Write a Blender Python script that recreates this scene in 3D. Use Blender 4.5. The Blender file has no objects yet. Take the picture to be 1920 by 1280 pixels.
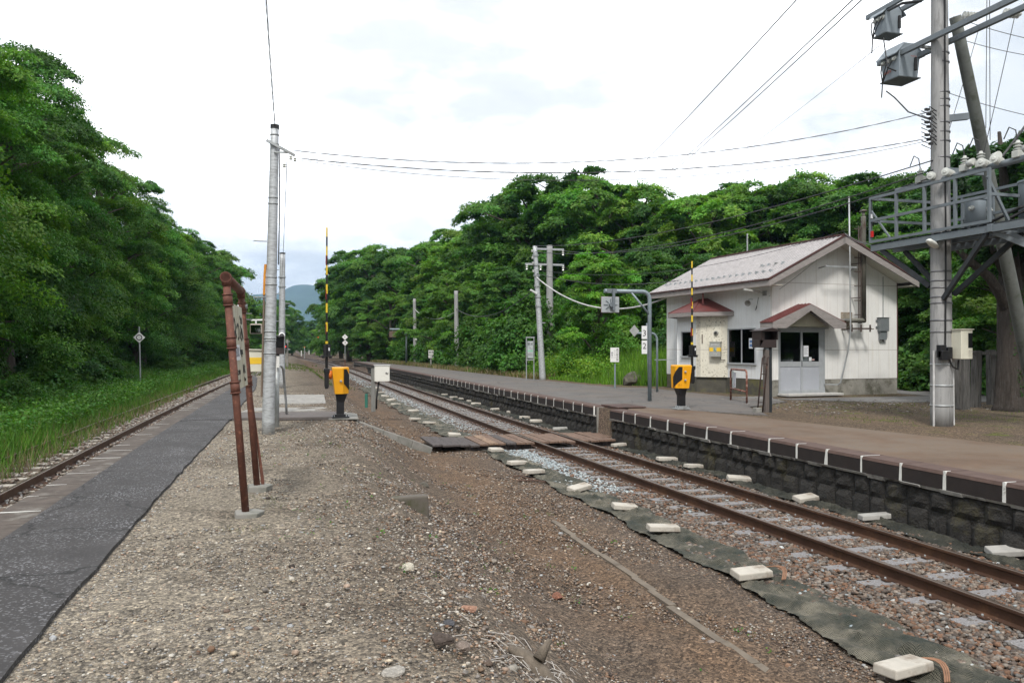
import bpy, math, random
import numpy as np
from mathutils import Vector, Matrix, Euler
random.seed(7)
R=math.radians
S=bpy.context.scene; COL=S.collection
# ---------------- camera ----------------
TH=math.atan(425/1500); CS,SN=math.cos(TH),math.sin(TH)
cam=bpy.data.cameras.new('camera'); cam.sensor_width=36; cam.lens=36*1500/1920; cam.clip_start=.05; cam.clip_end=20000
co=bpy.data.objects.new('camera',cam); COL.objects.link(co)
co.location=(0,0,1.68); co.rotation_euler=(R(90)+math.atan(10/1500),0,-TH); S.camera=co
# ---------------- world, sun, exposure ----------------
SUN_EL,SUN_AZ=R(52),R(205)      # azimuth clockwise from +Y
W=bpy.data.worlds.new('World'); S.world=W; W.use_nodes=True
nt=W.node_tree; nt.nodes.clear(); N=nt.nodes.new; L=nt.links.new
out=N('ShaderNodeOutputWorld'); bg=N('ShaderNodeBackground'); sky=N('ShaderNodeTexSky')
sky.sky_type='NISHITA'; sky.sun_disc=False; sky.sun_elevation=SUN_EL; sky.sun_rotation=SUN_AZ
sky.air_density=1.0; sky.dust_density=1.5
sc=N('ShaderNodeVectorMath'); sc.operation='SCALE'; sc.inputs[3].default_value=.085
L(sky.outputs[0],sc.inputs[0])
tc=N('ShaderNodeTexCoord'); mp=N('ShaderNodeMapping'); mp.inputs['Scale'].default_value=(1,1,2.6)
L(tc.outputs['Generated'],mp.inputs[0])
nz=N('ShaderNodeTexNoise'); nz.inputs['Scale'].default_value=1.7; nz.inputs['Detail'].default_value=7; nz.inputs['Roughness'].default_value=.55
L(mp.outputs[0],nz.inputs[0])
cr=N('ShaderNodeValToRGB'); cr.color_ramp.elements[0].position=.38; cr.color_ramp.elements[0].color=(.67,.70,.73,1)
cr.color_ramp.elements[1].position=.64; cr.color_ramp.elements[1].color=(1.8,1.8,1.8,1); e_=cr.color_ramp.elements.new(.52); e_.color=(.82,.84,.85,1)
L(nz.outputs[0],cr.inputs[0])
n2=N('ShaderNodeTexNoise'); n2.inputs['Scale'].default_value=1.1; n2.inputs['Detail'].default_value=5
L(mp.outputs[0],n2.inputs[0])
c2=N('ShaderNodeValToRGB'); c2.color_ramp.elements[0].position=.22; c2.color_ramp.elements[1].position=.42
c2.color_ramp.elements[0].color=(.55,.55,.55,1); L(n2.outputs[0],c2.inputs[0])
mx=N('ShaderNodeMix'); mx.data_type='RGBA'; L(c2.outputs[0],mx.inputs[0]); L(sc.outputs[0],mx.inputs[6]); L(cr.outputs[0],mx.inputs[7])
L(mx.outputs[2],bg.inputs[0]); bg.inputs[1].default_value=1.0; L(bg.outputs[0],out.inputs[0])
sl=bpy.data.lights.new('sun','SUN'); sl.energy=2.4; sl.angle=R(10); sl.color=(1,.96,.9)
so=bpy.data.objects.new('sun',sl); COL.objects.link(so)
sd=Vector((math.sin(SUN_AZ)*math.cos(SUN_EL),math.cos(SUN_AZ)*math.cos(SUN_EL),math.sin(SUN_EL)))
so.rotation_euler=sd.to_track_quat('Z','Y').to_euler(); so.location=(0,0,40)
S.view_settings.view_transform='Standard'; S.view_settings.look='None'; S.view_settings.exposure=.42; S.view_settings.gamma=1
S.cycles.max_bounces=7; S.cycles.diffuse_bounces=3; S.cycles.glossy_bounces=2; S.cycles.transmission_bounces=3
S.cycles.transparent_max_bounces=8; S.cycles.volume_bounces=0; S.cycles.use_denoising=True
# ---------------- where a sight line meets the ground / a distance ----------------
def G(px,py,z=0.):
    u=(px-960)/1500; w=-(py-650)/1500; t=(z-1.68)/w
    return Vector(((SN+u*CS)*t,(CS-u*SN)*t,z))
def D(px,py,d):
    u=(px-960)/1500; w=-(py-650)/1500
    return Vector(((SN+u*CS)*d,(CS-u*SN)*d,1.68+w*d))
def XL(px,X,py=650):      # where the sight line crosses the plane x = X
    u=(px-960)/1500; t=X/(SN+u*CS); return Vector((X,(CS-u*SN)*t,1.68-(py-650)/1500*t))
# ---------------- materials ----------------
def shader(name):
    m=bpy.data.materials.new(name); m.use_nodes=True; t=m.node_tree; b=t.nodes['Principled BSDF']; return m,t,b
def tint(c,k): return tuple(max(0,min(1,x*k)) for x in c[:3])+(1,)
def ramp(t,stops,interp='LINEAR'):
    r=t.nodes.new('ShaderNodeValToRGB'); e=r.color_ramp.elements; r.color_ramp.interpolation=interp
    while len(e)<len(stops): e.new(.5)
    for i,(p,c) in enumerate(stops): e[i].position=p; e[i].color=tuple(c[:3])+(1,)
    return r
def noise(t,vec,scale,detail=4,rough=.55):
    n=t.nodes.new('ShaderNodeTexNoise'); n.inputs['Scale'].default_value=scale; n.inputs['Detail'].default_value=detail; n.inputs['Roughness'].default_value=rough
    t.links.new(vec,n.inputs['Vector']); return n.outputs[0]
def mixc(t,fac,a,b,mode='MIX'):
    m=t.nodes.new('ShaderNodeMix'); m.data_type='RGBA'; m.blend_type=mode
    for i,v in ((0,fac),(6,a),(7,b)):
        if hasattr(v,'links'): t.links.new(v,m.inputs[i])
        else: m.inputs[i].default_value=v if i==0 or len(v)==4 else tuple(v)+(1,)
    return m.outputs[2]
def bump(t,b,h,strength=.4,dist=.01):
    n=t.nodes.new('ShaderNodeBump'); n.inputs['Strength'].default_value=strength; n.inputs['Distance'].default_value=dist
    t.links.new(h,n.inputs['Height']); t.links.new(n.outputs[0],b.inputs['Normal'])
MC={}
def M(name,col,rough=.7,metal=0,var=.25,scale=6,stain=None,samt=.45,sscale=3,bmp=.15,bd=.004,spec=.5,stretch=(1,1,1)):
    if name in MC: return MC[name]
    m,t,b=shader(name); g=t.nodes.new('ShaderNodeTexCoord'); mp=t.nodes.new('ShaderNodeMapping'); mp.inputs['Scale'].default_value=stretch
    t.links.new(g.outputs['Object'],mp.inputs[0]); v=mp.outputs[0]
    n1=noise(t,v,scale,5,.6); r1=ramp(t,[(.25,tint(col,1-var)),(.75,tint(col,1+var))]); t.links.new(n1,r1.inputs[0]); c=r1.outputs[0]
    if stain:
        n2=noise(t,v,sscale,8,.7); r2=ramp(t,[(1-samt-.08,(0,0,0)),(1-samt+.06,(1,1,1))]); t.links.new(n2,r2.inputs[0]); c=mixc(t,r2.outputs[0],c,stain)
    t.links.new(c,b.inputs['Base Color']); b.inputs['Roughness'].default_value=rough; b.inputs['Metallic'].default_value=metal
    b.inputs['Specular IOR Level'].default_value=spec
    if bmp: bump(t,b,noise(t,v,scale*8,3),bmp,bd)
    MC[name]=m; return m
def flat(name,col,rough=.5,metal=0): return M(name,col,rough,metal,var=.06,bmp=0)
def attr_mat(name,trans=0.,rough=.8,spec=.3,nscale=0):
    m,t,b=shader(name); a=t.nodes.new('ShaderNodeAttribute'); a.attribute_name='col'; c=a.outputs[0]
    if nscale:
        g=t.nodes.new('ShaderNodeNewGeometry'); n=noise(t,g.outputs['Position'],nscale,4); r=ramp(t,[(.3,(.6,.6,.6)),(.7,(1.35,1.35,1.35))]); t.links.new(n,r.inputs[0]); c=mixc(t,1.,c,r.outputs[0],'MULTIPLY')
        bump(t,b,n,.5,.006)
    t.links.new(c,b.inputs['Base Color']); b.inputs['Roughness'].default_value=rough; b.inputs['Specular IOR Level'].default_value=spec
    if trans:
        o=t.nodes['Material Output']; tr=t.nodes.new('ShaderNodeBsdfTranslucent'); mx=t.nodes.new('ShaderNodeMixShader'); mx.inputs[0].default_value=trans
        c2=mixc(t,1.,c,(1.0,1.15,.45),'MULTIPLY'); t.links.new(c2,tr.inputs[0]); t.links.new(b.outputs[0],mx.inputs[1]); t.links.new(tr.outputs[0],mx.inputs[2]); t.links.new(mx.outputs[0],o.inputs[0])
    return m
# ---------------- mesh builder ----------------
class MB:
    def __init__(s): s.v=[];s.f=[];s.m=[]
    def add(s,vs,fs,m=0):
        o=len(s.v); s.v+=[tuple(p) for p in vs]; s.f+=[tuple(i+o for i in f) for f in fs]; s.m+=[m]*len(fs); return s
    def box(s,c,d,rot=(0,0,0),m=0,taper=1.):
        mt=Euler(rot).to_matrix(); c=Vector(c); vs=[]
        for z in (-.5,.5):
            k=taper if z>0 else 1
            for x,y in ((-.5,-.5),(.5,-.5),(.5,.5),(-.5,.5)): vs.append(c+mt@Vector((x*d[0]*k,y*d[1]*k,z*d[2])))
        return s.add(vs,[(3,2,1,0),(4,5,6,7),(0,1,5,4),(1,2,6,5),(2,3,7,6),(3,0,4,7)],m)
    def bb(s,x0,x1,y0,y1,z0,z1,m=0): return s.box(((x0+x1)/2,(y0+y1)/2,(z0+z1)/2),(x1-x0,y1-y0,z1-z0),m=m)
    def tube(s,pts,r,n=10,m=0,cap=True):
        pts=[Vector(p) for p in pts]; rs=r if isinstance(r,(list,tuple)) else [r]*len(pts); vs=[];fs=[]; up=None
        for i,p in enumerate(pts):
            d=(pts[min(i+1,len(pts)-1)]-pts[max(i-1,0)]).normalized()
            if up is None: up=d.orthogonal().normalized()
            up=(up-d*up.dot(d)).normalized(); sd=d.cross(up)
            for k in range(n):
                a=2*math.pi*k/n; vs.append(p+(up*math.cos(a)+sd*math.sin(a))*rs[i])
        for i in range(len(pts)-1):
            for k in range(n):
                a=i*n+k;b=i*n+(k+1)%n; fs.append((a,b,b+n,a+n))
        if cap: fs.append(tuple(range(n-1,-1,-1))); fs.append(tuple(range((len(pts)-1)*n,len(pts)*n)))
        return s.add(vs,fs,m)
    def bar(s,p,q,w,h=None,m=0):        # square bar between two points
        p,q=Vector(p),Vector(q); h=h or w; d=(q-p); l=d.length; d.normalize()
        u=Vector((0,0,1)) if abs(d.z)<.95 else Vector((0,1,0)); sd=d.cross(u).normalized(); u=sd.cross(d)
        vs=[a+sd*x*w/2+u*z*h/2 for a in (p,q) for x,z in ((-1,-1),(1,-1),(1,1),(-1,1))]
        return s.add(vs,[(3,2,1,0),(4,5,6,7),(0,1,5,4),(1,2,6,5),(2,3,7,6),(3,0,4,7)],m)
    def prism(s,poly,vec,m=0):
        n=len(poly); vec=Vector(vec); a=[Vector(p) for p in poly]; return s.add(a+[p+vec for p in a],[tuple(range(n))[::-1],tuple(range(n,2*n))]+[(i,(i+1)%n,(i+1)%n+n,i+n) for i in range(n)],m)
    def lathe(s,prof,c=(0,0,0),n=14,m=0,axis=None):
        c=Vector(c); q=Vector((0,0,1)).rotation_difference(Vector(axis)) if axis else None; vs=[];fs=[]
        for r,z in prof:
            for k in range(n):
                a=2*math.pi*k/n; p=Vector((r*math.cos(a),r*math.sin(a),z)); p=q@p if q else p; vs.append(c+p)
        for i in range(len(prof)-1):
            for k in range(n): a=i*n+k;b=i*n+(k+1)%n; fs.append((a,b,b+n,a+n))
        fs.append(tuple(range(n-1,-1,-1))); fs.append(tuple(range((len(prof)-1)*n,len(prof)*n)))
        return s.add(vs,fs,m)
    def build(s,name,mats,parent=None,smooth=False,bevel=0,fix=True,loc=None):
        me=bpy.data.meshes.new(name); me.from_pydata(s.v,[],s.f)
        for x in (mats if isinstance(mats,(list,tuple)) else [mats]): me.materials.append(x)
        me.polygons.foreach_set('material_index',s.m)
        if fix:
            import bmesh
            bm=bmesh.new(); bm.from_mesh(me); bmesh.ops.recalc_face_normals(bm,faces=bm.faces); bm.to_mesh(me); bm.free()
        if smooth:
            for p in me.polygons: p.use_smooth=len(p.vertices)<=4
        o=bpy.data.objects.new(name,me); COL.objects.link(o)
        if parent: o.parent=parent
        if loc: o.location=loc
        if bevel: b=o.modifiers.new('bevel','BEVEL'); b.width=bevel; b.segments=2; b.limit_method='ANGLE'
        return o
def tag(o,label,cat,group=None,kind=None):
    if label: o['label']=label
    if cat: o['category']=cat
    if group: o['group']=group
    if kind: o['kind']=kind
    return o
def thing(name,label,cat,loc=(0,0,0),rz=0,group=None):
    o=bpy.data.objects.new(name,None); COL.objects.link(o); o.location=loc; o.rotation_euler=(0,0,rz); o.empty_display_size=.2; return tag(o,label,cat,group)
def dup(r,loc,rz,label=None,scale=None,group=None):
    c=r.copy(); COL.objects.link(c); c.location=loc; c.rotation_euler=(0,0,rz)
    if scale: c.scale=scale
    if label: c['label']=label
    if group: c['group']=group
    for k in list(r.children):
        d=k.copy(); COL.objects.link(d); d.parent=c
        for g in k.children: e=g.copy(); COL.objects.link(e); e.parent=d
    return c
def struct(o): o['kind']='structure'; return o
def npmesh(name,V,F,mat,col=None,parent=None,smooth=False):
    me=bpy.data.meshes.new(name); n=len(V); k=F.shape[1]; me.vertices.add(n); me.vertices.foreach_set('co',V.astype(np.float32).ravel())
    me.loops.add(F.size); me.loops.foreach_set('vertex_index',F.astype(np.int32).ravel()); me.polygons.add(len(F))
    me.polygons.foreach_set('loop_start',np.arange(0,F.size,k,dtype=np.int32))
    try: me.polygons.foreach_set('loop_total',np.full(len(F),k,dtype=np.int32))
    except Exception: pass
    if smooth: me.polygons.foreach_set('use_smooth',np.ones(len(F),dtype=bool))
    me.update(calc_edges=True)
    if col is not None:
        a=me.color_attributes.new('col','FLOAT_COLOR','POINT'); c=np.ones((n,4),np.float32); c[:,:3]=col; a.data.foreach_set('color',c.ravel())
    me.materials.append(mat); o=bpy.data.objects.new(name,me); COL.objects.link(o)
    if parent: o.parent=parent
    return o
def text(body,size,mat,parent,M4,name='lettering',squash=1,align='CENTER'):
    c=bpy.data.curves.new('t','FONT'); c.body=body; c.size=size; c.align_x=align; c.align_y='CENTER'; c.extrude=.0015; c.resolution_u=2
    o=bpy.data.objects.new('t',c); COL.objects.link(o); bpy.context.view_layer.update()
    me=bpy.data.meshes.new_from_object(o.evaluated_get(bpy.context.evaluated_depsgraph_get())); bpy.data.objects.remove(o)
    me.materials.clear(); me.materials.append(mat); me.transform(Matrix.Diagonal((squash,1,1,1))); me.transform(M4)
    r=bpy.data.objects.new(name,me); COL.objects.link(r); r.parent=parent; return r
def face(p,nrm,roll=0):       # text plane at p, facing nrm, upright
    z=Vector(nrm).normalized(); x=Vector((0,0,1)).cross(z).normalized(); y=z.cross(x)
    m=Matrix((x,y,z)).transposed().to_4x4(); m.translation=Vector(p); return m@Matrix.Rotation(roll,4,'Z')
rng=np.random.default_rng(5)
# common materials
galv=M('galvanised steel',(.36,.38,.39),.5,.3,var=.15,stain=(.2,.2,.19),samt=.4)
conc=M('weathered concrete',(.27,.26,.24),.9,var=.25,stain=(.16,.16,.14),samt=.45,bmp=.3)
polec=M('concrete pole',(.30,.30,.30),.85,var=.12,scale=3,stain=(.22,.22,.22),samt=.42,sscale=5,stretch=(3,3,.5))
polez=M('zinc coated pole plates',(.47,.49,.51),.55,.25,var=.15,scale=9,stain=(.3,.31,.32),samt=.45,sscale=12,stretch=(.6,.6,3))
rust=M('rusted brown paint',(.12,.045,.03),.75,var=.3,scale=14,stain=(.30,.12,.07),samt=.36,sscale=18,bmp=.4)
black=M('black enamel',(.012,.012,.014),.4,var=.3)
dark=M('dark rubber cable',(.015,.015,.016),.6)
wirem=M('cable sheath',(.05,.05,.055),.6)
white=M('white paint',(.75,.76,.76),.5,var=.05,stain=(.5,.48,.42),samt=.3)
paintw=M('white line paint',(.72,.72,.69),.7,var=.12,stain=(.3,.28,.26),samt=.36,sscale=9)
yellow=M('yellow enamel',(.80,.36,.008),.38,var=.04,bmp=.02)
yell2=M('yellow tape',(.78,.50,.03),.5,var=.08)
signw=M('sign enamel',(.72,.72,.70),.45,var=.05,stain=(.5,.48,.42),samt=.32)
ink=flat('black lettering',(.02,.02,.022),.6)
cream=M('cream enamel',(.62,.60,.50),.55,var=.08,stain=(.4,.38,.3),samt=.3)
wood=M('weathered timber',(.20,.17,.15),.9,var=.35,scale=5,stain=(.09,.08,.07),samt=.45,bmp=.5,bd=.01,stretch=(6,6,.6))
greyp=M('grey machine paint',(.16,.185,.205),.5,.1,var=.1,stain=(.11,.12,.13),samt=.35)
cer=M('glazed porcelain',(.50,.51,.48),.25,var=.08)
red=flat('red lens',(.5,.02,.02),.3)
# ================= ground =================
def sm(a,b,x): t=np.clip((x-a)/(b-a),0,1); return t*t*(3-2*t)
# right rail of the left track and left rail of the right track (world polylines)
RR=[G(1920,1146,-.72),G(1600,1032,-.72),G(1300,929,-.72),G(1100,861,-.72),G(973,815.7,-.72),G(800,751,-.72),G(694,711,-.72),G(646.7,691.7,-.7)]
RR=[Vector((6.45,-6,0))]+[Vector((p.x,p.y,0)) for p in RR]
RR+=[Vector((5.9,122,0)),Vector((4.4,150,0)),Vector((1.5,185,0)),Vector((-4,230,0)),Vector((-16,290,0))]
ry=np.array([p.y for p in RR]); rx=np.array([p.x for p in RR])
def xr(y): return np.interp(y,ry,rx)
def smooth_poly(fn,y0,y1,st,w): 
    ys=np.arange(y0,y1,st); return ys,np.array([np.mean([fn(y+d) for d in np.linspace(-w,w,9)]) for y in ys])
def zr(y): return -.72+.18*sm(110,190,y)
LL=[(-3.62,-6),(-3.68,3),(-3.74,9),(-3.70,20),(-3.45,35),(-3.05,50),(-2.4,75),(-2.2,100),(-2.6,130),(-4.2,170),(-9,230),(-20,290)]
def xl(y): return np.interp(y,[p[1] for p in LL],[p[0] for p in LL])
def zl(y): return -.31-.25*sm(80,180,y)
def coping_x(y): return np.interp(y,[-6,15,30,45,60,75],[-2.78,-2.74,-2.55,-2.2,-1.75,-1.3])
def wall_x(y): return np.interp(y,[-6,6,10,14,20,30,50,70,93],[8.62,8.52,8.46,8.42,8.33,8.2,8.05,7.8,7.5])
def gz(x,y):
    x=np.asarray(x,float); y=np.asarray(y,float)
    isl=-.01-.5*sm(55,100,y)
    s0=np.interp(y,[0,5,9,14,18,22,40],[.75,.8,.8,.85,1.2,1.4,1.5]); s1=np.interp(y,[0,12,17,20,28,45],[2.6,2.8,3.2,3.6,3.5,3.2])
    low=-.9+.15*sm(110,190,y)
    right=low+(isl-low)*(1-sm(0,1,(x-s0)/(s1-s0)))
    mid=right
    lb=-.47-.2*sm(80,180,y)
    z=np.where(x<coping_x(y)+.02,lb,mid)
    z=np.where(x<-5.6,lb-.12*sm(0,1,(-5.6-x))+.5*sm(-9,-30,x),z)
    pl=-.02-.0*x; end=sm(93,101,y)
    zr_=pl*(1-end)+(low+.25)*end
    z=np.where(x>wall_x(y)+.12,zr_,z)
    z=np.where(x>14,z+.02*0+ (2.2*sm(22,60,x))*sm(30,45,y),z)
    return z
def GS(px,py):       # where a sight line meets the terrain
    u=(px-960)/1500; w=-(py-650)/1500; t=1.5
    while t<300:
        x,y,z=(SN+u*CS)*t,(CS-u*SN)*t,1.68+w*t
        if z<=float(gz(x,y)): break
        t+=.01+t*.0015
    return Vector((x,y,float(gz(x,y))))
def build_ground():
    ys=np.concatenate([np.arange(-6,26,.25),np.arange(26,60,1),np.arange(60,130,3),np.arange(130,330,10),[400,600,1000,2000,6000]])
    base=np.concatenate([[-6000,-1500,-400,-120,-60,-30,-20,-14,-10,-8],np.arange(-7,-5.5,.3),np.arange(-5.6,-2.9,.5)])
    V=[];rows=[]
    for y in ys:
        c=coping_x(y); w=wall_x(y)
        xs=np.concatenate([base,[c-.01,c+.035],np.arange(-1.9,1.1,.45)+ (0),np.arange(1.1,4.2,.12),np.arange(4.3,8.1,.35)*1.0,[w+.10,w+.14,9.2,10,11,12,13,14,16,19,22,26,34,60,120,400,1500,6000]])
        xs[len(base)+2:len(base)+2+7]=np.linspace(c+.3,1.05,7)
        z=gz(xs,np.full_like(xs,y)); rows.append(len(xs))
        n=.03*np.sin(xs*2.1+y*.7)*np.sin(y*1.3+xs)+.012*rng.standard_normal(len(xs))*((xs>-1.0)&(xs<4.0)&(y<60))
        n=n*((xs>-6000)) ; far=(np.abs(xs)>25)|(y>330)
        z=z+np.where(((xs>-1)&(xs<4.5))&~far,n,0)
        V.append(np.stack([xs,np.full_like(xs,y),z],1))
    k=rows[0]; V=np.concatenate(V); F=[]
    i=np.arange(len(ys)-1)[:,None]*k+np.arange(k-1)[None,:]; F=np.stack([i,i+1,i+1+k,i+k],-1).reshape(-1,4)
    m,t,b=shader('ground soils'); g=t.nodes.new('ShaderNodeNewGeometry'); P=g.outputs['Position']
    sep=t.nodes.new('ShaderNodeSeparateXYZ'); t.links.new(P,sep.inputs[0])
    wob=noise(t,P,.9,6,.65)
    def math_(op,a,b_):
        n=t.nodes.new('ShaderNodeMath'); n.operation=op
        for i_,v in ((0,a),(1,b_)):
            if hasattr(v,'links'): t.links.new(v,n.inputs[i_])
            else: n.inputs[i_].default_value=v
        return n.outputs[0]
    xx=math_('ADD',sep.outputs[0],math_('MULTIPLY',math_('SUBTRACT',wob,.5),2.2))
    f=math_('DIVIDE',math_('ADD',xx,10.),26.)
    def p(x): return (x+10)/26
    st=[(p(-8),(.020,.020,.012)),(p(-6.6),(.03,.035,.015)),(p(-5.3),(.07,.06,.045)),(p(-4.5),(.14,.12,.10)),(p(-3),(.15,.12,.10)),(p(-2.4),(.25,.227,.195)),(p(-.2),(.225,.20,.168)),(p(1.3),(.14,.116,.095)),
        (p(2.5),(.12,.093,.074)),(p(3.4),(.145,.10,.07)),(p(4.6),(.11,.088,.073)),(p(8.2),(.12,.09,.075)),(p(8.8),(.11,.085,.06)),(p(13),(.135,.10,.073)),(p(15.5),(.12,.095,.07))]
    r=ramp(t,st); t.links.new(f,r.inputs[0]); c=r.outputs[0]
    # dark soil patches of the lower cess
    n3=noise(t,P,.55,7,.7); r3=ramp(t,[(.50,(0,0,0)),(.62,(1,1,1))]); t.links.new(n3,r3.inputs[0]); c=mixc(t,math_('MULTIPLY',r3.outputs[0],.55),c,(.085,.07,.058))
    # moss on the right of the platform and far grass
    n4=noise(t,P,1.4,6,.7); r4=ramp(t,[(.55,(0,0,0)),(.66,(1,1,1))]); t.links.new(n4,r4.inputs[0])
    rx_=ramp(t,[(p(12),(0,0,0)),(p(13),(1,1,1))]); t.links.new(f,rx_.inputs[0]); c=mixc(t,math_('MULTIPLY',r4.outputs[0],rx_.outputs[0]),c,(.09,.11,.02))
    vo=t.nodes.new('ShaderNodeTexVoronoi'); vo.inputs['Scale'].default_value=42; t.links.new(P,vo.inputs['Vector'])
    bw=t.nodes.new('ShaderNodeRGBToBW'); t.links.new(vo.outputs['Color'],bw.inputs[0]); rv=ramp(t,[(.15,(.45,.45,.45)),(.5,(.95,.93,.9)),(.85,(1.5,1.45,1.35)),(.97,(2.2,2.15,2.05))]); t.links.new(bw.outputs[0],rv.inputs[0])
    c=mixc(t,1.,c,rv.outputs[0],'MULTIPLY')
    vo2=t.nodes.new('ShaderNodeTexVoronoi'); vo2.inputs['Scale'].default_value=95; t.links.new(P,vo2.inputs['Vector'])
    b2=t.nodes.new('ShaderNodeRGBToBW'); t.links.new(vo2.outputs['Color'],b2.inputs[0]); rv2=ramp(t,[(.2,(.6,.6,.6)),(.8,(1.4,1.38,1.35))]); t.links.new(b2.outputs[0],rv2.inputs[0])
    c=mixc(t,.8,c,rv2.outputs[0],'MULTIPLY')
    n5=noise(t,P,7,5,.7); r5=ramp(t,[(.3,(.72,.72,.72)),(.7,(1.25,1.25,1.25))]); t.links.new(n5,r5.inputs[0]); c=mixc(t,1.,c,r5.outputs[0],'MULTIPLY')
    t.links.new(c,b.inputs['Base Color']); b.inputs['Roughness'].default_value=.95; b.inputs['Specular IOR Level'].default_value=.2
    h=math_('ADD',math_('MULTIPLY',vo.outputs['Distance'],-1.),math_('MULTIPLY',n5,.6)); bump(t,b,h,.9,.02)
    o=npmesh('ground',V,F,m); struct(o)
build_ground()
def poly_sheet(name,pts,z,mat,th=.0):
    mb=MB(); mb.prism([(p[0],p[1],z) for p in pts],(0,0,-.06)); return struct(mb.build(name,mat))
def asphalt(name,col,speck=.5,crack=True,warm=None):
    m,t,b=shader(name); g=t.nodes.new('ShaderNodeNewGeometry'); P=g.outputs['Position']
    n=noise(t,P,1.3,7,.65); r=ramp(t,[(.3,tint(col,.72)),(.55,col),(.75,tint(col,1.35))]); t.links.new(n,r.inputs[0]); c=r.outputs[0]
    if warm: nn=noise(t,P,.5,6,.7); rr=ramp(t,[(.42,(0,0,0)),(.6,(1,1,1))]); t.links.new(nn,rr.inputs[0]); c=mixc(t,rr.outputs[0],c,warm)
    vo=t.nodes.new('ShaderNodeTexVoronoi'); vo.inputs['Scale'].default_value=70; t.links.new(P,vo.inputs['Vector'])
    bw=t.nodes.new('ShaderNodeRGBToBW'); t.links.new(vo.outputs['Color'],bw.inputs[0])
    wn=noise(t,P,1.0,4,.6); wr=ramp(t,[(.34,(.06,.06,.06)),(.66,(.8,.8,.8))]); t.links.new(wn,wr.inputs[0])
    sr=ramp(t,[(.72,(0,0,0)),(.8,(1,1,1))]); t.links.new(bw.outputs[0],sr.inputs[0]); f=mixc(t,1.,sr.outputs[0],wr.outputs[0],'MULTIPLY')
    c=mixc(t,f,c,(speck*.5,speck*.5,speck*.53))
    if crack:
        v2=t.nodes.new('ShaderNodeTexVoronoi'); v2.feature='DISTANCE_TO_EDGE'; v2.inputs['Scale'].default_value=.55; 
        wv=t.nodes.new('ShaderNodeTexNoise'); wv.inputs['Scale'].default_value=2.5; wv.inputs['Detail'].default_value=5; t.links.new(P,wv.inputs['Vector'])
        ad=t.nodes.new('ShaderNodeVectorMath'); ad.operation='MULTIPLY_ADD'; ad.inputs[1].default_value=(.7,.7,.0); t.links.new(wv.outputs['Color'],ad.inputs[0]); t.links.new(P,ad.inputs[2]); t.links.new(ad.outputs[0],v2.inputs['Vector'])
        r2=ramp(t,[(.0,(.75,.75,.75)),(.003,(.7,.7,.7)),(.009,(0,0,0))]); t.links.new(v2.outputs['Distance'],r2.inputs[0]); c=mixc(t,r2.outputs[0],c,(.012,.012,.012))
    t.links.new(c,b.inputs['Base Color']); b.inputs['Roughness'].default_value=.8; b.inputs['Specular IOR Level'].default_value=.35
    bump(t,b,bw.outputs[0],.35,.006); return m
asph=asphalt('old dark asphalt',(.055,.052,.053),.6)
asphr=asphalt('reddish platform asphalt',(.135,.088,.058),.2,False,(.155,.115,.083))
asphg=asphalt('grey platform asphalt',(.115,.108,.103),.35,True,(.135,.115,.10))
asphl=asphalt('grey yard asphalt',(.17,.165,.16),.5,False)
# island asphalt strip, its branch to the crossing
ins=lambda y: coping_x(y)+.41
def strip(name,xa,xb,ys,z,mat,th=.08,jit=0):
    V=[];F=[]
    for i,y in enumerate(ys):
        a=xa(y); b_=xb(y)+jit*random.uniform(-1,1); c=(a+b_)/2; zz=z(y) if callable(z) else z; V+=[(a,y,zz),(c,y,zz+.012),(b_,y,zz-.004),(b_,y,zz-th)]
        if i:
            for k in range(3): F.append(((i-1)*4+k,(i-1)*4+k+1,i*4+k+1,i*4+k))
    return struct(MB().add(V,F).build(name,mat,fix=False))
ys=list(np.arange(-6,19.3,.35))
strip('asphalt_path',ins,lambda y: np.interp(y,[-6,3,10,19.2],[-1.45,-1.37,-1.36,-1.22]),ys,.028,asph,jit=.018)
ys=list(np.arange(19.3,50,.7))
strip('asphalt_path',ins,lambda y: np.interp(y,[19.3,20.9,21,34,44,50],[-1.2,-1.2,-1.2,-1.15,-1.4,-1.75]),ys,.027,asph,jit=.02)
poly_sheet('crossing_path',[(-1.16,19.32),(1.33,18.95),(1.36,20.6),(-1.16,20.95)],.055,M('dull tarred slab',(.12,.105,.10),.9,var=.2,bmp=.3))
# platform (right)
pe=[(8.9,-6),(8.88,6),(8.84,10),(8.8,14),(8.75,18.2)]
poly_sheet('platform_pavement',pe+[(8.7,19.5),(9.3,20.7),(10.4,18.6),(11.1,14.8),(11.95,10.5),(12.9,4.5),(14.2,-6)][::1],.012,asphr)
far=[(y,wall_x(y)+.4) for y in (21.1,25,30,40,50,60,70,80,90,92.6)]
back=[(92.6,8.8),(80,9.9),(70,10.6),(60,11.2),(50,11.8),(40,12.3),(33,12.8)]
poly_sheet('platform_pavement',[(x,y) for y,x in far]+[(x,y) for y,x in back]+[(13.4,30.5),(14.2,30),(14.4,24),(14.8,21.3),(12.4,19.6),(11.4,17.2),(10.45,18.7),(9.35,20.8),(9.1,21.1)],.008,asphg)
poly_sheet('yard_road',[(15.2,22.6),(17.6,20.4),(21,19.6),(26,18.6),(40,14),(46,21),(30,25),(21.6,26.2),(21.3,22.5)],.0,asphl)
poly_sheet('yard_road',[(14.45,23.9),(15.9,23.75),(15.2,22.6),(14.8,21.4)],.004,asphl)
# crumbled concrete slabs on the island
for (pts,z) in (([(-.5,24.6),(1.15,24.2),(1.3,28.6),(-.4,29)],.02),([(-1.1,21.6),(1.2,21.5),(1.0,22.9),(-.9,23.1)],.012)):
    poly_sheet('old_slab',pts,z,M('crumbling slab',(.27,.26,.245),.95,var=.3,stain=(.4,.38,.34),samt=.4,sscale=2,bmp=.5))
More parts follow.
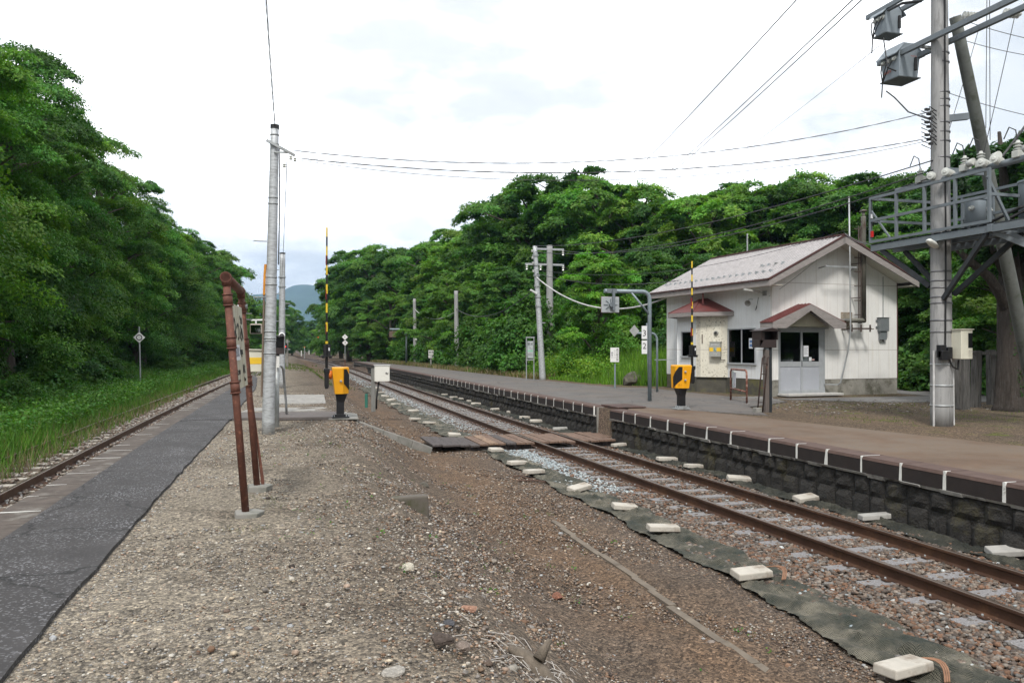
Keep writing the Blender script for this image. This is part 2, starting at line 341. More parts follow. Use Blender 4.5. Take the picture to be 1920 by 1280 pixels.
# ================= stones =================
def ico():
    t=(1+5**.5)/2; v=np.array([(-1,t,0),(1,t,0),(-1,-t,0),(1,-t,0),(0,-1,t),(0,1,t),(0,-1,-t),(0,1,-t),(t,0,-1),(t,0,1),(-t,0,-1),(-t,0,1)],float); v/=np.linalg.norm(v[0])
    f=np.array([(0,11,5),(0,5,1),(0,1,7),(0,7,10),(0,10,11),(1,5,9),(5,11,4),(11,10,2),(10,7,6),(7,1,8),(3,9,4),(3,4,2),(3,2,6),(3,6,8),(3,8,9),(4,9,5),(2,4,11),(6,2,10),(8,6,7),(9,8,1)]); return v,f
def rots(n):
    q=rng.standard_normal((n,4)); q/=np.linalg.norm(q,axis=1)[:,None]; w,x,y,z=q.T
    return np.stack([1-2*(y*y+z*z),2*(x*y-z*w),2*(x*z+y*w),2*(x*y+z*w),1-2*(x*x+z*z),2*(y*z-x*w),2*(x*z-y*w),2*(y*z+x*w),1-2*(x*x+y*y)],1).reshape(n,3,3)
def stones(name,P,s,C,mat,flatz=.62,ang=.42,smooth=False):
    v,f=ico(); n=len(P); V=v[None]*(1+ang*rng.uniform(-1,1,(n,12,1)))
    V=V*rng.uniform(.62,1.2,(n,1,3)); V=np.einsum('nij,nkj->nki',rots(n),V); V[:,:,2]*=flatz
    V=V*s[:,None,None]+P[:,None,:]; F=(f[None]+np.arange(n)[:,None,None]*12).reshape(-1,3)
    return npmesh(name,V.reshape(-1,3),F,mat,np.repeat(C,12,axis=0),smooth=smooth)
def pick(n,cols,w=None,j=.22):
    cols=np.array(cols); i=rng.choice(len(cols),n,p=w); return cols[i]*(1+j*rng.uniform(-1,1,(n,1)))
stmat=attr_mat('loose stone',rough=.9,nscale=60)
def field(n,x0,x1,y0,y1,pw=1.): 
    y=y0+(y1-y0)*rng.uniform(0,1,n)**pw; return rng.uniform(x0,x1,n),y
# ballast of the right track
BR=[(.165,.095,.062),(.125,.097,.078),(.18,.14,.112),(.085,.068,.058),(.16,.15,.14),(.235,.20,.17)]
GR=[(.30,.34,.36),(.36,.40,.41),(.24,.28,.30),(.40,.42,.42)]
xs,ys_=[],[]
for (n,y0,y1) in ((34000,3,11),(30000,11,24),(13000,24,45),(6000,45,100)):
    x,y=field(n,4.1,8.6,y0,y1); xs.append(x); ys_.append(y)
x=np.concatenate(xs); y=np.concatenate(ys_); k=(x<wall_x(y)-.02)&(x>np.where(y<9,4.75,4.35)+.15*np.sin(y*2)); k&=~((y>19.1)&(y<21.1)&(x>3.4)); ph_=((y-4.2)/.62+.5)%1-.5; k&=~((np.abs(ph_*.62)<.125)&(np.abs(x-xr(y)-.565)<1.0)&(rng.uniform(0,1,len(x))<.74)); k2=(y>19.1)|(x>4.95+.12*np.sin(y*2)); x=x[k];y=y[k]; k2=k2[k]; x=x[k2]; y=y[k2]
s=rng.uniform(.017,.037,len(x))*np.interp(y,[0,24,50,100],[1,1.05,1.5,2.5]); rxx=xr(y); inb=(x>rxx-.5)&(x<rxx+1.6)
z=gz(x,y)+.005+rng.uniform(0,.022,len(x))
C=pick(len(x),BR,[.24,.2,.16,.16,.14,.1])
g=((x<rxx-.35)&(x>4.9)&(((y>13)&(y<19.4))|((y>24)&(y<90))))&(rng.uniform(0,1,len(x))<np.where(y>16,.85,.6)); g|=rng.uniform(0,1,len(x))<.012
C[g]=pick(int(g.sum()),GR)
g=(y>24)&(rng.uniform(0,1,len(x))<.5)&(x>5); C[g]=pick(int(g.sum()),[(.22,.20,.185),(.26,.25,.24)])
o=stones('ballast',np.stack([x,y,z],1),s,C,stmat); tag(o,'brown and grey crushed stone ballast around the right track','ballast',kind='stuff')
# ballast of the left track
x,y=field(16000,-5.0,-2.78,5,70,1.5); ph_=((y-4.8)/.62+.5)%1-.5; k=(x<coping_x(y)-.04)&~((np.abs(ph_*.62)<.125)&(rng.uniform(0,1,len(x))<.97)); x=x[k];y=y[k]; s=rng.uniform(.02,.04,len(x))*np.interp(y,[0,20,70],[1,1.1,2.2])
C=pick(len(x),[(.20,.16,.13),(.25,.22,.19),(.15,.11,.09),(.32,.30,.28)])
o=stones('ballast',np.stack([x,y,gz(x,y)+.015+rng.uniform(0,.03,len(x))],1),s,C,stmat); tag(o,'grey brown stone ballast beside the left track','ballast',kind='stuff')
# pebbles of the island top and its slope
PB=[(.37,.34,.295),(.28,.245,.205),(.47,.44,.39),(.21,.19,.175),(.36,.27,.21),(.31,.315,.32),(.48,.40,.30)]
A=[]
for (n,y0,y1,a,b_) in ((34000,2.6,7,.0045,.012),(24000,7,14,.006,.016),(9000,14,30,.012,.025)):
    x,y=field(n,-1.6,4.6,y0,y1); A.append(np.stack([x,y,a+(b_-a)*rng.uniform(0,1,n)**2.2],1))
for (n,y0,y1,x0,x1,a,b_) in ((700,3,12,-1.4,4.4,.014,.032),(400,12,22,-1.4,4.4,.014,.032),(8000,3.5,11,.9,4.8,.008,.019),(6000,11,19,.9,4.8,.011,.023)):
    x,y=field(n,x0,x1,y0,y1); A.append(np.stack([x,y,a+(b_-a)*rng.uniform(0,1,n)**1.7],1))
A=np.concatenate(A); edge=np.interp(A[:,1],[-6,3,10,19.2,30],[-1.45,-1.37,-1.36,-1.2,-1.15]); A=A[(A[:,0]>edge+.0+A[:,2])]
k=~((A[:,1]>18.9)&(A[:,1]<21)&(A[:,0]<1.4)); A=A[k]; x,y,s=A.T
C=pick(len(x),PB,[.20,.25,.08,.23,.1,.1,.04],.25)
brz=(x>1.2)&(rng.uniform(0,1,len(x))<.4); s=np.where(brz,s*1.25,s)
br=rng.uniform(0,1,len(x))<np.interp(x,[-1,.2,1.4,2.4],[.05,.25,.6,.8]); C[br]=pick(int(br.sum()),[(.165,.10,.065),(.12,.088,.07),(.23,.16,.11),(.055,.045,.04),(.19,.16,.14),(.23,.17,.125)],j=.3)
o=stones('gravel',np.stack([x,y,gz(x,y)+s*.25],1),s,C,stmat,.55,.2); tag(o,'fine beige and brown gravel covering the island platform and the slope','gravel',kind='stuff')
# rubble beside the building
x=rng.uniform(12.6,20,1100); y=rng.uniform(17,24,1100); k=(y<23.6-(x-12.6)*.35)|(x<15.3); x=x[k];y=y[k]
o=stones('rubble',np.stack([x,y,np.full(len(x),.0)],1),rng.uniform(.012,.04,len(x)),pick(len(x),[(.28,.26,.24),(.18,.16,.14),(.12,.10,.085)]),stmat,.45); tag(o,'pale crumbled rubble on the ground in front of the building','rubble',kind='stuff')
# larger single stones
SG='single stones lying on the slope'
def rock(px,py,z,r,col,label,cat='stone',sc=(1,1,.7),seed=0,sub=2):
    import bmesh
    rr=random.Random(seed); bm=bmesh.new(); bmesh.ops.create_icosphere(bm,subdivisions=sub+1,radius=1)
    ph=[Vector([rr.uniform(-1,1) for _ in range(3)]).normalized() for _ in range(9)]; cut=[rr.uniform(.62,.9) for _ in ph]
    for v in bm.verts:
        for p_,c_ in zip(ph,cut):
            d=v.co.dot(p_)
            if d>c_: v.co-=p_*(d-c_)
        v.co*=1+.05*rr.uniform(-1,1)
    me=bpy.data.meshes.new('stone'); bm.to_mesh(me); bm.free(); 
    me.materials.append(M('rock '+label[:18],col,.9,var=.35,scale=3,stain=tint(col,1.8)[:3],samt=.38,bmp=.6,bd=.03)); o=bpy.data.objects.new('stone' if cat=='stone' else cat,me); COL.objects.link(o)
    g=GS(px,py); o.location=(g.x,g.y,g.z+r*sc[2]*.35); o.scale=(r*sc[0],r*sc[1],r*sc[2]); o.rotation_euler=(0,0,rr.uniform(0,6)); return tag(o,label,cat)
rock(829,1205,-.12,.07,(.09,.07,.06),'dark brown stone low on the gravel slope near the camera',seed=1)
rock(878,1143,-.2,.05,(.42,.24,.17),'smooth pinkish oval stone on the slope',sc=(1.4,.8,.6),seed=2)
rock(868,1215,-.3,.045,(.25,.20,.17),'small grey stone right of the dark brown stone',seed=3)
rock(795,912,-.5,.09,(.12,.11,.09),'grey green stone behind the broken concrete block',seed=4)
rock(1045,1120,-.85,.06,(.25,.11,.07),'reddish brown stone in the dark soil patch',seed=5)
rock(766,1066,-.05,.05,(.6,.55,.46),'pale round pebble beside a yellow one high on the slope',seed=6)
rock(740,1262,-.02,.06,(.4,.37,.33),'flat whitish stone at the bottom edge of the photo',sc=(1.3,1,.35),seed=7)
rock(843,1170,-.15,.045,(.08,.08,.09),'flat slate grey stone above the dark brown stone',sc=(1.4,.8,.4),seed=8)
rock(1190,722,0,.75,(.085,.08,.06),'mossy grey boulder in the weeds behind the platform','boulder',sc=(.8,.6,.62),seed=9)
# broken concrete block
gw=GS(772,952); mb=MB(); mb.prism([(-.26,0,0.02),(.20,0,.03),(.22,0,-.26),(.1,0,-.28)],(0,.16,.0)); tag(mb.build('concrete_block',M('mossy concrete',(.12,.105,.09),.95,var=.3,stain=(.07,.07,.04),samt=.45,bmp=.6),bevel=.02,loc=(gw.x,gw.y,gw.z+.11)),'broken wedge of mossy concrete sticking out of the slope','concrete block')
# buried concrete edging
mb=MB()
for i in range(14): 
    y0=4.2+i*.5; x0=3.62+.03*math.sin(i); mb.box((x0+(y0-4.2)*.027,y0+.25,-.918+.004*math.sin(i*2.3)),(.08,.497,.09),(0,random.uniform(-.03,.03),.0))
tag(mb.build('buried_edging',M('dirty edging',(.155,.128,.10),.95,var=.3,stain=(.30,.28,.25),samt=.30,sscale=4,bmp=.4)),'half buried concrete edging running along the lower dirt','edging')
# stump, sticks
g=GS(1018,1268)
mb=MB(); mb.tube([(.05,-.05,-.08),(-.02,.02,.03),(-.09,.1,.10),(-.16,.17,.13)],[.07,.055,.045,.02],9); mb.tube([(-.02,.02,.1),(.06,.05,.2)],[.04,.015],7)
tag(mb.build('tree_stump',M('bleached wood',(.17,.14,.11),.95,var=.35,bmp=.7,bd=.02,stretch=(4,4,.6)),smooth=True,loc=(g.x,g.y,g.z)),'bleached grey brown stump at the bottom edge of the slope','stump')
mb=MB()
for i in range(90):
    a=random.uniform(0,6.3); x0=random.gauss(0,.22)+.12; y0=random.gauss(0,.35); l=random.uniform(.05,.2); c_=random.uniform(-.05,.05)
    p=[(x0,y0,.01),(x0+l*.5*math.cos(a)+c_,y0+l*.5*math.sin(a),.04),(x0+l*math.cos(a),y0+l*math.sin(a),.015)]; mb.tube([(q[0],q[1],q[2]+float(gz(g.x+q[0],g.y+q[1]))) for q in p],.002,4)
tag(mb.build('dry_stems',M('bleached stems',(.5,.47,.44),.9),loc=(g.x,g.y,0)),'tangle of bleached dry stems around the stump','dead plants',kind='stuff')
for (px,py,l,a,t_) in ((1010,905,.9,.3,'long dark stick lying left of the netting strip'),(980,897,.5,-.1,'short twisted stick left of the long dark stick'),(1200,915,.7,.05,'thin stick at the edge of the netting')):
    g2=GS(px,py); mb=MB(); mb.tube([(-l/2,0,.01),(-l*.15,.04,.03),(l*.2,-.02,.02),(l/2,.03,.01)],[.012,.018,.014,.005],6); tag(mb.build('stick',M('dark stick',(.10,.06,.045),.9),loc=(g2.x,g2.y,g2.z+.01)),t_,'stick').rotation_euler=(0,0,a-.9)
# ================= tracks =================
railm=M('rusty rail steel',(.095,.052,.035),.55,.45,var=.25,scale=4,stain=(.16,.085,.05),samt=.4)
shine=M('worn rail head',(.20,.15,.12),.33,.8,var=.15,bmp=.03)
slpm=M('speckled concrete sleeper',(.175,.168,.17),.95,var=.3,scale=30,stain=(.33,.32,.33),samt=.42,sscale=55,bmp=.4)
slpw=M('pale concrete sleeper',(.38,.355,.31),.95,var=.2,scale=9,stain=(.24,.21,.18),samt=.42,bmp=.4)
def rail(xf,zf,ys,parent,split=None):
    prof=[(-.0325,0),(-.0325,-.028),(-.008,-.042),(-.008,-.13),(-.062,-.142),(-.062,-.153),(.062,-.153),(.062,-.142),(.008,-.13),(.008,-.042),(.0325,-.028),(.0325,0),(.024,.004),(-.024,.004)]
    V=[];F=[];m=[];k=len(prof)
    for i,y in enumerate(ys):
        x=float(xf(y)); z=float(zf(y)); dx=(float(xf(y+1))-float(xf(y-1)))/2; l=math.hypot(dx,1)
        for a,b_ in prof: V.append((x+a/l,y-a*dx/l,z+b_))
        if i:
            for j in range(k): F.append(((i-1)*k+j,(i-1)*k+(j+1)%k,i*k+(j+1)%k,i*k+j)); m.append(1 if j in (11,12,13) else 0)
    mb=MB(); mb.v=V; mb.f=F; mb.m=m; mb.add([V[j] for j in range(k)],[tuple(range(k))]); return mb.build('rail',[railm,shine],parent)
def track(label,xf,zf,gauge,y0,y1,sp,half,smat,name='railway_track'):
    t=thing(name,label,'railway track')
    ys=list(np.arange(-5,60,2))+list(np.arange(60,290,6)); rail(xf,zf,ys,t); rail(lambda y: xf(y)+gauge,zf,ys,t)
    mb=MB(); w=.11
    mb.prism([(-half,-w,0),(-half,w,0),(-half+.3,w*.9,.0),(half-.3,w*.9,0),(half,w,0),(half,-w,0),(half-.3,-w*.9,0),(-half+.3,-w*.9,0)],(0,0,-.14))
    for s_ in (-1,1):
        for q in (-1,1):
            cx=s_*.5667+q*.105; mb.box((cx,0,.012),(.07,.09,.022),(0,-q*.2,0),1); mb.tube([(cx+q*.01,0,.0),(cx+q*.01,0,.05)],.013,6,2); mb.tube([(cx+q*.01,0,.02),(cx+q*.01,0,.032)],.024,6,1)
    s0=mb.build('sleeper',[smat,railm,galv],t,bevel=.006); cx=lambda y: float(xf(y))+gauge/2
    y=y0; k=0; rest=MB()
    while y<y1:
        dx=(float(xf(y+1))-float(xf(y-1)))/2; zz=float(zf(y))-.152
        if k<100:
            o=s0 if k==0 else s0.copy()
            if k: COL.objects.link(o); o.parent=t
            o.location=(cx(y),y,zz+random.uniform(-.004,.004)); o.rotation_euler=(0,0,-math.atan(dx)+random.uniform(-.012,.012))
        else: rest.box((cx(y),y,zz-.07),(half*2,.2,.14),(0,0,-math.atan(dx)))
        y+=sp; k+=1
    if rest.v: rest.build('sleeper',smat,t)['kind']='stuff'
    return t
yr,xrr=smooth_poly(xr,-6,292,1,5); xrs=lambda y: np.interp(y,yr,xrr)
yl,xll=smooth_poly(xl,-6,292,1,6); xls=lambda y: np.interp(y,yl,xll)
track('rusty railway track between the gravel slope and the right platform',xrs,zr,1.13,4.2,200,.62,.98,slpm)
track('railway track along the left edge of the island platform, half hidden by grass',lambda y: xls(y)-1.13,zl,1.13,4.8,170,.62,1.02,slpw)
# ================= platform walls =================
stonem=M('dark lava stone',(.030,.028,.026),.95,var=.5,scale=4,stain=(.062,.055,.028),samt=.38,sscale=1.6,bmp=.9,bd=.03)
capm=M('dark coping stone',(.022,.016,.015),.85,var=.3,scale=5,bmp=.3)
captop=M('reddish coping top',(.095,.060,.050),.9,var=.25,scale=6,bmp=.3)
mortar=M('mortar ledge',(.40,.39,.37),.95,var=.35,scale=6,stain=(.12,.11,.1),samt=.42,bmp=.6)
pw=thing('platform_wall','dark stone platform wall with white painted joints beside the right track','platform wall')
def coping(y0,y1,paint=True):
    xa,xb=float(wall_x(y0)),float(wall_x(y1)); mb=MB(); g_=.012; h=.23; dpt=.42
    for mi,(z0,z1,o_) in ((0,(-h,-.03,0)),(1,(-.03,.015,.0))):
        e=.0 if mi==0 else -.004
        mb.add([(xa+e,y0+g_,z0),(xa+dpt,y0+g_,z0),(xb+dpt,y1-g_,z0),(xb+e,y1-g_,z0),(xa+e+(.02 if mi else 0),y0+g_,z1),(xa+dpt,y0+g_,z1),(xb+dpt,y1-g_,z1),(xb+e+(.02 if mi else 0),y1-g_,z1)],[(3,2,1,0),(4,5,6,7),(0,1,5,4),(1,2,6,5),(2,3,7,6),(3,0,4,7)],mi)
    if paint:
        w=random.uniform(.012,.024); wt=random.uniform(.0,.05); L_=random.uniform(.0,.36) if y0<16 else random.uniform(0,.1)
        mb.prism([(xa-.004,y0-w,.018),(xa-.004,y0+w,.018),(xa-.004,y0+w+wt,-h),(xa-.004,y0-w,-h)],(.03,0,0),2)
        if L_>.05: mb.prism([(xa,y0-.008,.018),(xa+L_,y0-.006,.018),(xa+L_,y0+.006,.018),(xa,y0+.012,.018)],(0,0,.003),2)
    mb.build('coping_stone',[capm,captop,paintw],pw)
js=[5.0,5.9,6.85,7.81,8.72,9.5,10.3,11.1,11.88,12.68,13.95,14.85,15.8,16.57,17.44,18.28,18.98,19.85]
js=[-4.5,-3.5,-2.5,-1.5,-.5,.5,1.5,2.4,3.3,4.1]+js
for a,b_ in zip(js[:-1],js[1:]): coping(a,b_)
y=20.95
while y<92.4 and len(pw.children)<98:
    d=random.uniform(.72,.98) if y<60 else 1.6; coping(y,min(y+d,92.8),y<46); y+=d
def wallmesh(y0,y1,parent,dy):
    mb=MB(); rr=random.Random(int(y0*10)); rows=[(-.26,-.56),(-.56,-.96)]
    for (zt,zb) in rows:
        y=y0
        while y<y1-.02:
            d=min(rr.uniform(.3,.5)*dy,y1-y); xa,xb=float(wall_x(y)),float(wall_x(y+d)); b_=rr.uniform(.0,.035); n=4; V=[];F=[]
            for j in range(n+1):
                for i in range(n+1):
                    u=i/n; v=j/n; edge=(1-abs(2*u-1)**5)*(1-abs(2*v-1)**4); X=xa+(xb-xa)*u+.07-edge*(.03+b_+rr.uniform(-.014,.014)); V.append((X,y+.008+(d-.016)*u,zt-.01+(zb-zt+.01)*v+(rr.uniform(-.01,.01) if 0<v<1 else 0)))
            for j in range(n):
                for i in range(n): F.append((j*(n+1)+i,j*(n+1)+i+1,(j+1)*(n+1)+i+1,(j+1)*(n+1)+i))
            mb.add(V,F); y+=d
    y=y0                                   # backing so that joints are closed
    while y<y1-.01:
        d=min(2,y1-y); xa,xb=float(wall_x(y)),float(wall_x(y+d)); mb.add([(xa+.075,y,-.25),(xb+.075,y+d,-.25),(xb+.075,y+d,-1.),(xa+.075,y,-1.)],[(0,1,2,3)]); y+=d
    mb.build('stone_course',stonem,parent,fix=False)
    mb=MB(); y=y0
    while y<y1-.01:
        d=min(.35*dy,y1-y); xa,xb=float(wall_x(y)),float(wall_x(y+d)); o1=rr.uniform(-.03,.02); zl_=rr.uniform(-.30,-.265); mb.add([(xa+o1,y,-.233),(xb+o1,y+d,-.233),(xb+.08,y+d,-.233),(xa+.08,y,-.233),(xa+o1+.025,y,zl_),(xb+o1+.025,y+d,zl_),(xb+.08,y+d,zl_),(xa+.08,y,zl_)],[(0,1,2,3),(7,6,5,4),(0,4,5,1),(1,5,6,2),(3,2,6,7),(0,3,7,4)]); y+=d
    mb.build('mortar_ledge',mortar,parent,fix=False)
wallmesh(-4.5,19.85,pw,1); wallmesh(20.95,50,pw,1); wallmesh(50,92.8,pw,2.5)
mb=MB(); mb.bb(8.45,9.1,19.78,19.9,-1,-.01); mb.bb(8.4,9.1,20.9,21.02,-1,-.01); mb.bb(8.86,9.0,19.9,20.9,-1,-.03); mb.bb(8.4,9.1,19.9,20.9,-1,-.75); mb.build('step_recess',conc,pw)
tag(MB().bb(8.62,9.45,19.95,21.15,.028,.052).bb(8.62,8.66,19.95,21.15,-.03,.028).build('steel_plate',M('brown steel plate',(.10,.055,.045),.7,.3,stain=(.05,.035,.03)),bevel=.004),'rusty steel plate bridging the gap in the platform edge','steel plate')
mb=MB(); mb.bb(7.5,9,92.7,92.85,-1,-.0); mb.build('end_wall',conc,pw)
ie=thing('platform_edging','worn coping slabs with white paint along the left side of the island platform','platform edging')
slab=M('worn coping slab',(.095,.078,.068),.95,var=.35,scale=5,stain=(.2,.19,.17),samt=.38,bmp=.4)
y=-4.; i=0
while y<60:
    d=random.choice([.62,.9,.75]) if y<30 else 1.3; a,b_=float(coping_x(y)),float(coping_x(y+d)); mb=MB()
    mb.prism([(a,y+.008,.025),(a+.41,y+.008,.025),(b_+.41,y+d-.008,.025),(b_,y+d-.008,.025)],(0,0,-.2))
    if random.random()<.8: 
        l=random.choice([.12,.22,.3,.38]); w=random.uniform(.006,.018); mb.prism([(a+.003,y-w,.0285),(a+l,y-w*.4,.0285),(a+l,y+w*.4,.0285),(a+.003,y+w,.0285)],(0,0,-.002),1)
    mb.build('coping_slab',[slab,paintw],ie); y+=d; i+=1
mb=MB()
for y in np.arange(-4,60,2.): a,b_=float(coping_x(y))+.03,float(coping_x(y+2))+.03; mb.add([(a,y,-.17),(b_,y+2,-.17),(b_,y+2,-.7),(a,y,-.7),(a+.2,y,-.17),(b_+.2,y+2,-.17)],[(3,2,1,0),(0,1,5,4)])
mb.build('edge_wall',conc,ie,fix=False)
# ================= boardwalk crossing =================
bw_=thing('board_crossing','timber plank crossing over the right track','crossing')
pm=[M('plank '+n,c,.9,var=.3,scale=4,stain=tint(c,.5)[:3],samt=.42,bmp=.5,stretch=(8,.8,2)) for n,c in (('grey',(.085,.072,.07)),('tan',(.26,.175,.12)),('brown',(.17,.11,.08)))]
x=3.45; i=0
while x<8.6:
    w=.235; rl=float(xrs(20)); 
    if any(abs(x+w/2-(rl+o_))<.17 for o_ in (0,1.13)): x+=.06; continue
    y0=19.25+random.uniform(-.06,.08); y1=21.1+random.uniform(-.12,.12)
    if x>8.2: y0=19.95; y1=20.9
    z=-.745+random.uniform(-.008,.012) if x>4.4 else -.77+ (4.4-x)*.04
    k=0 if x<4.35 else (1 if (i%5 in(1,)) and x<5.6 else (2 if x>5.4 or i%2 else 0))
    mb=MB().box((x+w/2,(y0+y1)/2,z),(w-.012,y1-y0,.05),(random.uniform(-.006,.006),random.uniform(-.02,.02),random.uniform(-.015,.015))); mb.build('plank',pm[k],bw_,bevel=.006); x+=w; i+=1
for yy in (19.4,20.2,20.95):
    for a_,b_ in ((4.3,6.0),(7.6,8.3)): MB().bb(a_,b_,yy,yy+.14,-.93,-.775).build('bearer',pm[0],bw_)
# sloping kerb of the crossing ramp
mb=MB(); 
kp=[(1.28,19.15,.055),(1.62,18.95,-.02),(2.2,18.95,-.25),(2.9,19.1,-.52),(3.4,19.3,-.74)]
for a,b_ in zip(kp[:-1],kp[1:]): mb.bar((a[0],a[1],a[2]-.15),(b_[0],b_[1],b_[2]-.15),.10,.26)
mb.prism([(1.3,19.2,.05),(1.65,19.1,.0),(1.75,20.5,.0),(1.36,20.6,.05)],(0,0,-.1))
tag(mb.build('ramp_kerb',conc,bevel=.02),'sloping concrete kerb leading down to the plank crossing','kerb')
# ================= netting and concrete blocks =================
def netmat(name,a,b2):
    m,t,b=shader(name); g=t.nodes.new('ShaderNodeTexCoord'); mp=t.nodes.new('ShaderNodeMapping'); t.links.new(g.outputs['UV'],mp.inputs[0])
    wv=[]
    for r_ in (0,1):
        w=t.nodes.new('ShaderNodeTexWave'); w.wave_type='BANDS'; w.bands_direction='X' if r_==0 else 'Y'; w.inputs['Scale'].default_value=24; w.inputs['Distortion'].default_value=3.0; w.inputs['Detail Scale'].default_value=.6; t.links.new(g.outputs['Object'],w.inputs[0]); wv.append(w.outputs[0])
    mxm=t.nodes.new('ShaderNodeMath'); mxm.operation='MAXIMUM'; t.links.new(wv[0],mxm.inputs[0]); t.links.new(wv[1],mxm.inputs[1])
    r=ramp(t,[(.55,a),(.95,b2)]); t.links.new(mxm.outputs[0],r.inputs[0]); n=noise(t,g.outputs['Object'],2.2,7,.7); r2=ramp(t,[(.36,(.28,.36,.32)),(.5,(.8,.78,.7)),(.64,(1.9,1.75,1.6))]); t.links.new(n,r2.inputs[0]); c=mixc(t,1.,r.outputs[0],r2.outputs[0],'MULTIPLY')
    t.links.new(c,b.inputs['Base Color']); b.inputs['Roughness'].default_value=.85; bump(t,b,noise(t,g.outputs['Object'],9,6,.7),1.,.09); return m
netm=netmat('weathered green net',(.015,.018,.014),(.17,.165,.14)); netd=netmat('dark net',(.018,.022,.018),(.06,.06,.05))  # second net only has darker threads, for the strips by the platform wall
def net(label,xa,xb,y0,y1,mat,seed,hh=.05,st=.045):
    ys=np.arange(y0,y1,st); k=21; V=[];rr=np.random.default_rng(seed); Q=rr.normal(0,1,(len(ys)//2+6,k//2+5)); jj=-1
    for y in ys:
        jj+=1; l=xa(y)+.05*math.sin(y*1.7+seed)+.03*math.sin(y*4.1)+rr.normal()*.012; r_=xb(y)+.05*math.sin(y*2.3)+.03*math.sin(y*5)
        for i in range(k):
            u=i/(k-1); x=l+(r_-l)*u; h=hh*(math.sin(u*math.pi)**.6)*(.6+.5*math.sin(y*1.1+u*4))+.020*math.sin(x*19+y*7)+.018*math.sin(y*15+x*9)*math.sin(y*4)*math.sin(u*math.pi)+(.012*Q[jj//2,i//2+1]+.012*Q[jj//3,i//3])*math.sin(u*math.pi)+rr.normal()*.003; V.append((x,y,float(gz(x,y))+.035+max(h,-.01)))
    n=len(ys); i=np.arange(n-1)[:,None]*k+np.arange(k-1)[None,:]; F=np.stack([i,i+1,i+1+k,i+k],-1).reshape(-1,4)
    o=npmesh('netting',np.array(V),F,mat,smooth=True); return tag(o,label,'netting')
net('strip of dull green netting under pale blocks, nearest the camera',lambda y: np.interp(y,[3,6,9,13,19],[4.5,4.62,4.72,4.72,4.62]),lambda y: np.interp(y,[3,6,9,13,19],[5.4,5.38,5.42,5.4,5.2]),3,19.2,netm,1,.035)
net('strip of dull green netting under pale blocks beyond the plank crossing',lambda y: 4.35-(y-21)*.0,lambda y: 5.15+.0*y,21.2,50,netm,2,.04,.12)
net('dark netting strip pressed against the foot of the platform wall',lambda y: wall_x(y)-.36,lambda y: wall_x(y)-.0,4,19,netd,3,.05)
net('dark netting strip against the platform wall beyond the crossing',lambda y: wall_x(y)-.36,lambda y: wall_x(y)-.0,21.2,50,netd,4,.05,.12)
blk=M('pale cast concrete block',(.45,.42,.37),.9,var=.16,scale=7,stain=(.25,.21,.17),samt=.42,bmp=.25)
blk2=M('grey cast concrete block',(.36,.35,.33),.9,var=.15,scale=9,stain=(.24,.23,.21),samt=.4,bmp=.3)
ordn=['nearest','second','third','fourth','fifth','sixth','seventh','eighth','ninth','tenth','eleventh','twelfth','thirteenth','fourteenth','fifteenth','sixteenth','seventeenth']
Lp=[(1692,1240),(1408,1067),(1243,984),(1171,945),(1086,910),(1001,880),(970,864),(930,840)]
Lq=[(852,812),(805,790),(778,783),(775,768),(742,756),(733,748),(722,741),(716,734),(706,726)]
Rp=[(1885,1027),(1640,963),(1510,929),(1385,893),(1300,870),(1250,857),(1160,831)]
Rq=[(1105,812),(1050,801),(1005,787),(985,780),(960,770),(930,765),(893,755),(882,750),(868,746),(851,743),(835,738)]
def blocks(pts,what,ang,mat,z=-.79):
    for i,(px,py) in enumerate(pts):
        g=G(px,py,z+.03); mm=mat if not (what.startswith('platform') and i<2) else blk2
        mb=MB().box((0,0,0),(.20,.42 if i!=7 else .36,.075),taper=.96); o=mb.build('concrete_block',mm,bevel=.012,loc=(g.x,g.y,z))
        o.rotation_euler=(random.uniform(-.12,.12),random.uniform(-.1,.1)-.05,ang+random.uniform(-.3,.3)); o.scale=(1.1,random.uniform(.85,1.1),1)
        tag(o,f'{ordn[i]} concrete block from the camera on the {what}','concrete block','concrete blocks holding down the netting')
blocks(Lp,'netting left of the track, before the crossing',R(95),blk); blocks(Lq,'netting left of the track, beyond the crossing',R(100),blk,-.8)
blocks(Rp,'platform side of the track, before the crossing',R(85),blk,-.8); blocks(Rq,'platform side of the track, beyond the crossing',R(88),blk,-.8)
for (px,py,t_) in ((1722,1248,'nearest'),(1440,1070,'second')):
    g=G(px,py,-.8); mb=MB(); 
    for k in range(3): mb.tube([(g.x+.02*k+.12*math.sin(a*1.1),g.y-.25+a*.14,-.82+.07*math.sin(a)) for a in np.linspace(0,3.1,9)],.007,6)
    tag(mb.build('rope',M('brown rope',(.28,.15,.09),.9)),f'brown rope loop beside the {t_} block on the left netting','rope')
